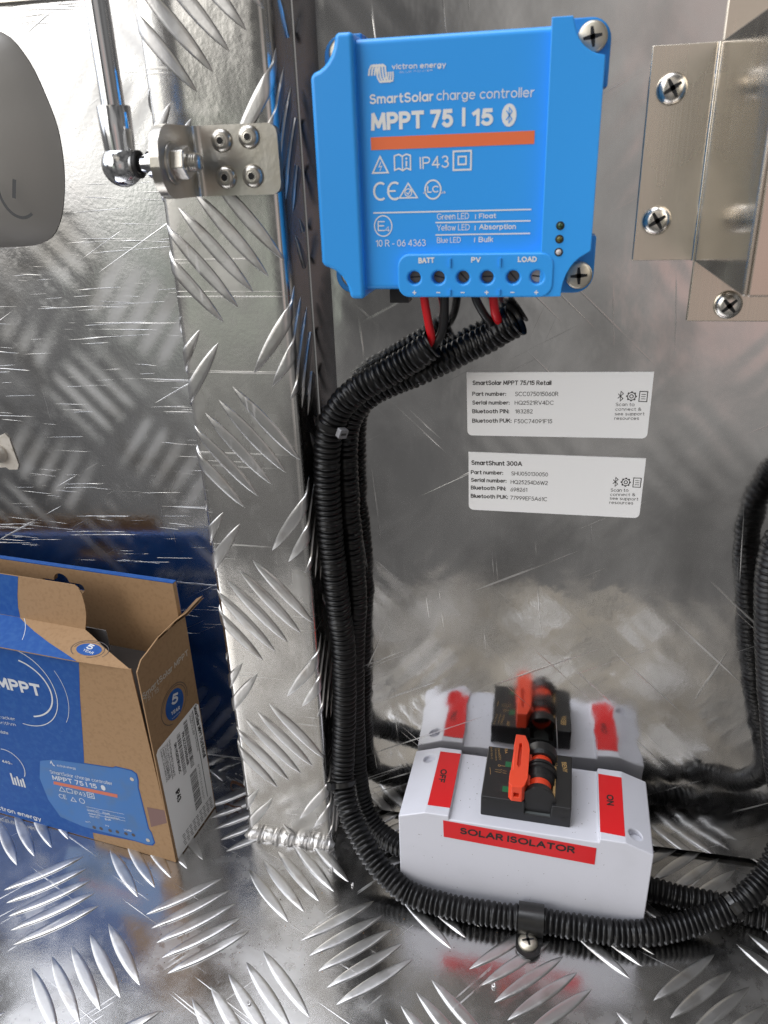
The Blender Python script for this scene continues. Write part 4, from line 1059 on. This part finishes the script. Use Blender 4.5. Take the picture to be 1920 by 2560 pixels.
# ---------------------------------------------------------------- cardboard box
BO = Vector((-192.1, -56.2, 0)); e_ = Vector((.9923, -.1238, 0)); n_ = Vector((.1238, .9923, 0)); z_ = Vector((0, 0, 1))
carton = thing('cardboard_box', tuple(BO - e_ * 60 + n_ * 22), 'open blue and brown cardboard box printed MPPT leaning in the left corner', 'box')
bF = F(BO, e_, z_, -n_)          # front: (u, w), height towards the camera
bS = F(BO, n_, z_, e_)           # right side: (v, w), height to the right
bR = F(BO + n_ * 44.6, e_, z_, n_)
UL = -168
mb = MB(); mb.prism([(UL, .3), (0, .3), (-1.5, 60), (-4.5, 133.4), (UL, 130)], -.6, 0, bF); fpan = mb.build('front_panel', M_KRAFT, carton)
mb = MB(); blue = [(UL, 0.6), (-56.6, 0.6), (-56.2, 6.0), (-26, 8.7), (-17.8, 8.3), (-14, 9.1), (-11.9, 11.9), (-12.8, 19.6), (-14.1, 21.9), (-15.2, 52.6), (-14.2, 57.9), (-14.4, 62.6), (-17.4, 64.4), (-28, 64.3), (-30.2, 62.9), (-49.7, 60.9), (-47.3, 73.8), (-44.1, 92.6), (-41, 110.6), (-38.5, 122.3), (-36.6, 131.9), (UL, 129.8)]
mb.flat(blue, .08, bF); mb.build('blue_print', M_BOXBLUE, fpan)
mb = MB(); pic = [(-78, 12), (-62, 9), (-26, 9.4), (-17.8, 9), (-14.6, 9.8), (-12.6, 12.2), (-13.4, 19.4), (-14.8, 21.9), (-15.9, 52.4), (-15, 57.6), (-15.2, 62.1), (-17.9, 63.7), (-27.8, 63.6), (-30.4, 62.2), (-52, 60), (-72, 57.6), (-82, 54), (-86, 40), (-84, 24)]
mb.flat(pic, .14, bF); mb.build('controller_picture', M_BOXPIC, fpan)
mb = MB(); mb.flat([(-75.8, 40.5), (-31.1, 43.0), (-31.6, 40.4), (-76.4, 38.1)][::-1], .2, bF); mb.build('orange_print', sm('box_orange_print', (0.50, 0.13, 0.07), .6), fpan)
mb = MB()
for s_, x0, y0, x1, y1, h, fl in T_BF: text(mb, s_, x0, y0, x1, y1, h, bF, .2, fl)
CCX, CCW = -83.5, 106
ring(mb, CCX, CCW, 26.2, .5, bF, .2, a0=-98, a1=128); ring(mb, CCX, CCW, 23.0, .95, bF, .2, ry=19.5, a0=-75, a1=75); ring(mb, CCX, CCW, 33.5, .28, bF, .2, a0=-32, a1=30)
ring(mb, -108, 44, 12, .5, bF, .2, a0=-30, a1=100)
for k, (x, h) in enumerate(((-108.6, 9), (-106.6, 6), (-104.4, 7.5), (-102.3, 5.6), (-100.3, 7))): rect(mb, x, x + 1.3, 29 + k * .0, 29 + h, bF, .2)
stroke(mb, [(-73.2, 34), (-71, 37.6), (-68.9, 34.2)], .4, bF, .2, closed=True); stroke(mb, [(-67.6, 34.2), (-63.6, 34.6), (-63.6, 37.6), (-67.6, 37.2)], .4, bF, .2, closed=True)
stroke(mb, [(-53, 34.6), (-48.4, 35), (-48.4, 38.8), (-53, 38.4)], .45, bF, .2, closed=True); stroke(mb, [(-51.7, 35.7), (-49.7, 35.9), (-49.7, 37.7), (-51.7, 37.5)], .4, bF, .2, closed=True)
stroke(mb, [(-66.4, 28.2), (-62.6, 28.4), (-64.4, 31.4)], .4, bF, .2, closed=True); ring(mb, -58.2, 30.4, 1.8, .4, bF, .2)
for w in (27.2, 24.2, 22.0): stroke(mb, [(-56, w - .6), (-29.5, w + 1.4)], .22, bF, .2)
stroke(mb, [(-74.5, 54.2), (-73.6, 56), (-72.8, 53.4), (-71.8, 53)], .7, bF, .2)
disc(mb, -40.2, 45.4, 1.5, bF, .19, ry=2)
mb.build('lettering', M_BOXWHITE, fpan)
for x, w in ((-18.6, 57.6), (-16.6, 12.6)):
    mb = MB(); disc(mb, x, w, 1.3, bF, .22); mb.build('printed_screw', M_BOXGREY, fpan)
for x, w in ((-54, 14.4), (-49, 15), (-42.6, 15.4), (-37.4, 16), (-31.4, 16.4), (-26.2, 17)):
    mb = MB(); disc(mb, x, w - 3.4, 1.25, bF, .22); mb.build('printed_terminal', M_BOXLINE, fpan)
mb = MB(); mb.flat([(-12.4, 38.9), (-.7, 39.9), (-.9, 30.6), (-12.4, 24)][::-1], .1, bF); mb.build('mauve_stripe', M_BOXMAUVE, fpan)
# worn crease along the top fold and rubbed lower corner
rw = random.Random(9); mb = MB(); u = -166.0
while u < -38:
    L_ = rw.uniform(.6, 4.5); w_ = 130.0 + (u + 168) * (131.7 - 129.9) / 131
    mb.flat([(u, w_ - rw.uniform(.1, .5)), (u + L_, w_ - rw.uniform(.1, .5)), (u + L_, w_ + .1), (u, w_ + .1)], .12, bF); u += L_ + rw.uniform(-.2, 1.6)
for _ in range(70):
    a_, b_ = rw.uniform(-120, -38), rw.uniform(2, 128) ** 1.0; r_ = rw.uniform(.08, .3)
    if b_ > 64 or a_ < -86: mb.flat([(a_, b_), (a_ + r_, b_ + .1), (a_ + r_ * 1.4, b_ + r_), (a_ + .1, b_ + r_ * .8)], .13, bF)
o = mb.build('print_wear', M_BOXWEAR, fpan); o['kind'] = 'stuff'
# right side
mb = MB(); mb.prism([(0, .3), (44.6, .3), (44.6, 140), (38, 141.2), (30, 140.2), (20, 141), (9, 138.6), (3.5, 137.6), (-1, 133.2)], -.7, 0, bS); spn = mb.build('side_panel', M_KRAFT, carton)
mb = MB()
P = [[bS(v, w + t * (2.2 + .5 * math.sin(v)), .0 + t * (1.6 + .05 * v)) for t in (0, 1)] for v, w in ((19, 139.5), (26, 140), (34, 140.2), (42, 140), (47, 140), (53, 140.6), (58.6, 141))]
mb.grid(P, 0, False); mb.grid([[tuple(Vector(q) + z_ * .9 - e_ * .8) for q in r] for r in P], 0, False)
mb.build('torn_flap', M_KRAFT_IN, spn)
mb = MB(); disc(mb, 23, 95.3, 8.6, bS, .12, ry=9.0); mb.build('blue_badge', M_BOXBLUE, spn)
mb = MB(); ring(mb, 23, 95.8, 12.6, .4, bS, .12, a0=-20, a1=250, ry=11.2); ring(mb, 23, 95.6, 11.2, .35, bS, .12, a0=-60, a1=170, ry=10.2); mb.build('badge_ring', M_BOXLINE, spn)
mb = MB()
for l in T_BS[:2]: text(mb, *l[:6], bS, .14, l[6])
mb.build('grey_lettering', M_BOXGREY, spn)
mb = MB()
for l in T_BS[2:5]: text(mb, *l[:6], bS, .22, l[6])
mb.build('badge_lettering', M_BOXWHITE, spn)
mb = MB(); mb.prism([(2.2, .8), (43.6, 1.2), (43.6, 79.5), (41.2, 82), (3.0, 80.4), (1.0, 78.5)], .05, .2, bS); stk = mb.build('address_sticker', M_LABEL, spn)
mb = MB()
for l in T_BS[5:]: text(mb, *l[:6], bS, .26, l[6])
rb = random.Random(5)
def barcode(v0, v1, w0, w1):
    w = w0
    while w < w1:
        b_ = rb.choice((.28, .28, .5, .75)); rect(mb, v0, v1, w, min(w1, w + b_), bS, .26); w += b_ + rb.choice((.3, .45, .7))
barcode(27.2, 30.8, 46.2, 79); barcode(19.6, 22.9, 47.5, 76.5); barcode(25, 31.8, 15.6, 43)
stroke(mb, [(38, 14.5), (37.2, 80)], .5, bS, .26)
for k in range(6):
    a_, b_ = 5.2 + k * 1.5, 40 - k * .6
    for j in range(9): stroke(mb, [(9 + j * 3.7 + .4 * (k % 3), 11.4 - k * 1.55), (9 + j * 3.7 + 2.5 + .5 * ((j + k) % 2), 11.4 - k * 1.55)], .5, bS, .26)
text(mb, '8719076053651', 33.6, 43, 33.4, 16, 1.5, bS, .26, '')
mb.build('lettering', M_INK, stk)
# rear panel with its hanging header
mb = MB(); mb.prism([(UL, .3), (-.5, .3), (-2, 160.6), (UL, 159)], -3.4, -.3, bR); rear = mb.build('rear_panel', M_KRAFT, carton)
cut = MB(); cut.prism(rrect(-92, -62, 145.2, 151.2, 2.9), -8, 8, bR)
apply_boolean(rear, cut.build('cutter', M_KRAFT, carton))
cut2 = MB(); cut2.lathe([(5.2, -8), (5.2, 8)], lambda a, b, h=0: bR(-77 + a, 151 + b, h), 24); apply_boolean(rear, cut2.build('cutter', M_KRAFT, carton))
mb = MB(); mb.prism([(UL, .3), (-.5, .3), (-2, 160.8), (UL, 159.2)], -.25, .1, bR)
mb.prism([(UL, 159.2), (-2, 160.8), (-2, 161.2), (UL, 159.6)], -3.2, .1, bR)
back = mb.build('blue_back_print', M_BOXBLUE, rear)
c3 = MB(); c3.prism(rrect(-92, -62, 145.2, 151.2, 2.9), -8, 8, bR); apply_boolean(back, c3.build('cutter', M_KRAFT, carton))
c3 = MB(); c3.lathe([(5.2, -8), (5.2, 8)], lambda a, b, h=0: bR(-77 + a, 151 + b, h), 24); apply_boolean(back, c3.build('cutter', M_KRAFT, carton))
mb = MB(); bB = F(BO + n_ * 44.9, -e_, z_, n_)
text(mb, 'SmartSolar', 4, 131, 44, 131, 6, bB, 0, 'b'); text(mb, '75 | 15', 4, 120, 28, 120, 6, bB, 0, '')
mb.build('back_lettering', M_BOXWHITE, rear)
# left side, bottom, lid and tuck flap, grey insert
mb = MB(); mb.box(UL, UL + .6, 0.6, 44, .4, 130, fr=lambda a, b, h: tuple(BO + e_ * a + n_ * b + z_ * h)); mb.build('side_panel', M_KRAFT, carton)
mb = MB(); mb.box(UL + 1, -1, .8, 43.8, .35, 1.0, fr=lambda a, b, h: tuple(BO + e_ * a + n_ * b + z_ * h)); mb.build('bottom_panel', M_KRAFT, carton)
th = math.radians(15); L0 = BO + z_ * 133.2
bL = F(L0, e_, n_ * math.cos(th) + z_ * math.sin(th), -n_ * math.sin(th) + z_ * math.cos(th))
mb = MB(); mb.prism([(UL, -3), (-36.6, -1.3), (-4.6, 0), (-15, 4.6), (-26, 9.6), (-40, 16.6), (-46, 19.4), (-90, 19.4), (UL, 18)], -.6, 0, bL); lid = mb.build('lid', M_KRAFT, carton)
mb = MB(); mb.flat([(UL, -2.7), (-36.8, -1.2), (-46, 2), (-60, 6.6), (-74, 12), (-84, 16.4), (-90, 19.4), (UL, 18)], .08, bL); mb.build('blue_print', M_BOXBLUE, lid)
mb = MB(); disc(mb, -35, 7.2, 7.6, bL, .12, ry=3.9); mb.build('blue_badge', M_BOXBLUE, lid)
mb = MB(); ring(mb, -34.5, 7.2, 11.2, .35, bL, .12, ry=6.0, a0=-30, a1=230); ring(mb, -35, 7.2, 9.2, .3, bL, .12, ry=5.0, a0=-80, a1=180); mb.build('badge_ring', M_BOXLINE, lid)
mb = MB(); text(mb, '5', -37.6, 7.6, -33.6, 7.0, 3.4, bL, .2, 'B'); text(mb, 'YEAR', -38, 5.6, -31, 4.6, 1.5, bL, .2, 'b'); ring(mb, -108, -6, 33, .3, bL, .12, a0=20, a1=60)
mb.build('badge_lettering', M_BOXWHITE, lid)
T0 = L0 + (n_ * math.cos(th) + z_ * math.sin(th)) * 19.4; tt = math.radians(10)
bT = F(T0, e_, z_ * math.cos(tt) + n_ * math.sin(tt), -n_ * math.cos(tt) + z_ * math.sin(tt))
mb = MB(); mb.prism([(UL, -.2), (-46, 0), (-45.2, 4), (-44.6, 9.2), (-45, 14), (-46.4, 20), (-48.4, 23.4), (-51, 24.9), (-88, 24.7), (UL, 24)], -.6, 0, bT); tuck = mb.build('tuck_flap', M_KRAFT, lid)
mb = MB(); mb.flat([(UL, 0), (-89.6, .2), (-90.4, 6), (-90, 13), (-88.2, 24.5), (UL, 23.8)], .08, bT); mb.build('blue_print', M_BOXBLUE, lid)
mb = MB(); mb.box(UL + 2, -1.6, 1.2, 40.6, 60, 113, fr=lambda a, b, h: tuple(BO + e_ * a + n_ * b + z_ * h)); mb.build('interior_shade_block', M_INTERIOR_SHADE, carton)  # dark block added to stand for the shade inside the box
mb = MB(); mb.prism([(-60, 113.2), (-38, 113.2), (-38.6, 134.5), (-60, 134.5)], 0, .5, F(BO + n_ * 26, e_, z_, -n_)); mb.build('plastic_insert', M_GREYTIE, carton)

# ---------------------------------------------------------------- small bits lying on the floor
def leaf(name, x, y, label, s=1.0, seed=1):
    r_ = random.Random(seed); P = []
    for i in range(24):
        t = i / 23; a_ = t * 4.2 + r_.uniform(-.1, .1); R_ = (9 - 3.5 * t) * s
        c_ = Vector((x + R_ * math.cos(a_) * 1.2, y + R_ * math.sin(a_) * .55, 3.5 * s + 5 * t * s + 2 * math.sin(3 * a_) * s))
        w_ = (2.6 * math.sin(math.pi * t) + .3) * s
        P.append([tuple(c_ + Vector((0, 0, 1)) * w_ * k * .5 + Vector((math.cos(a_), math.sin(a_), 0)) * (k * k * .5 * s)) for k in (-1, -.4, .3, 1)])
    mb = MB(); mb.grid(P, 0, True); return tag(mb.build(name, M_LEAF, loc=(x, y, 0)), label, 'leaf', 'dry leaves in the corner')
leaf('dry_leaf', -172, -1, 'larger curled brown dry leaf on the floor between the box and the post', 1.0, 1)
leaf('dry_leaf', -174, -15, 'small crumpled dry leaf in front of the larger one beside the box', .6, 4)
def shaving(x, y, label, s, seed):
    r_ = random.Random(seed); mb = MB()
    pts = [Vector((x + s * math.cos(t * 1.1) * (1 - .05 * t), y + s * math.sin(t * 1.1), .5 + .18 * t * s)) for t in range(8)]
    mb.tube(pts, lambda i, u: s * (.30 + .12 * r_.random()), 7)
    tag(mb.build('metal_shaving', M_WELD, loc=(x, y, 0), sharp=60), label, 'swarf', 'metal shavings on the floor')
shaving(-102.8, -46, 'curled metal shaving lying on a tread bar below the weld', 1.1, 1)
shaving(-88.5, -53.5, 'tiny bright shaving on the floor between weld and conduit', .7, 2)
shaving(-121, -126.5, 'bright shaving on the floor near the lower edge, right of the reflected box', 1.0, 3)
shaving(-8, -97, 'bright shaving on the tread bars below the conduit clip', .9, 4)
mb = MB(); rg = random.Random(11)
def speck(x, y, r):
    k = [r * rg.uniform(.6, 1.2) for _ in range(6)]
    mb.add([(x + k[0], y, .05), (x, y + k[1], .05), (x - k[2], y, .05), (x, y - k[3], .05), (x + .1 * r, y, .05 + k[4] * .8)], [(0, 1, 4), (1, 2, 4), (2, 3, 4), (3, 0, 4)], rg.choice((0, 0, 0, 1)))
for _ in range(650):
    x, y = rg.uniform(-300, 130), rg.uniform(-160, 5); speck(x, y, rg.uniform(.08, .3))
for _ in range(260):
    cx_, cy_ = rg.choice(((-165, -85), (-130, -52), (-160, -100), (-100, -95), (-60, -80))); speck(rg.gauss(cx_, 16), rg.gauss(cy_, 9), rg.uniform(.1, .42))
tag(mb.build('grit', [M_GRIT, M_KRAFT_IN], loc=(-100, -60, 0)), kind='stuff')
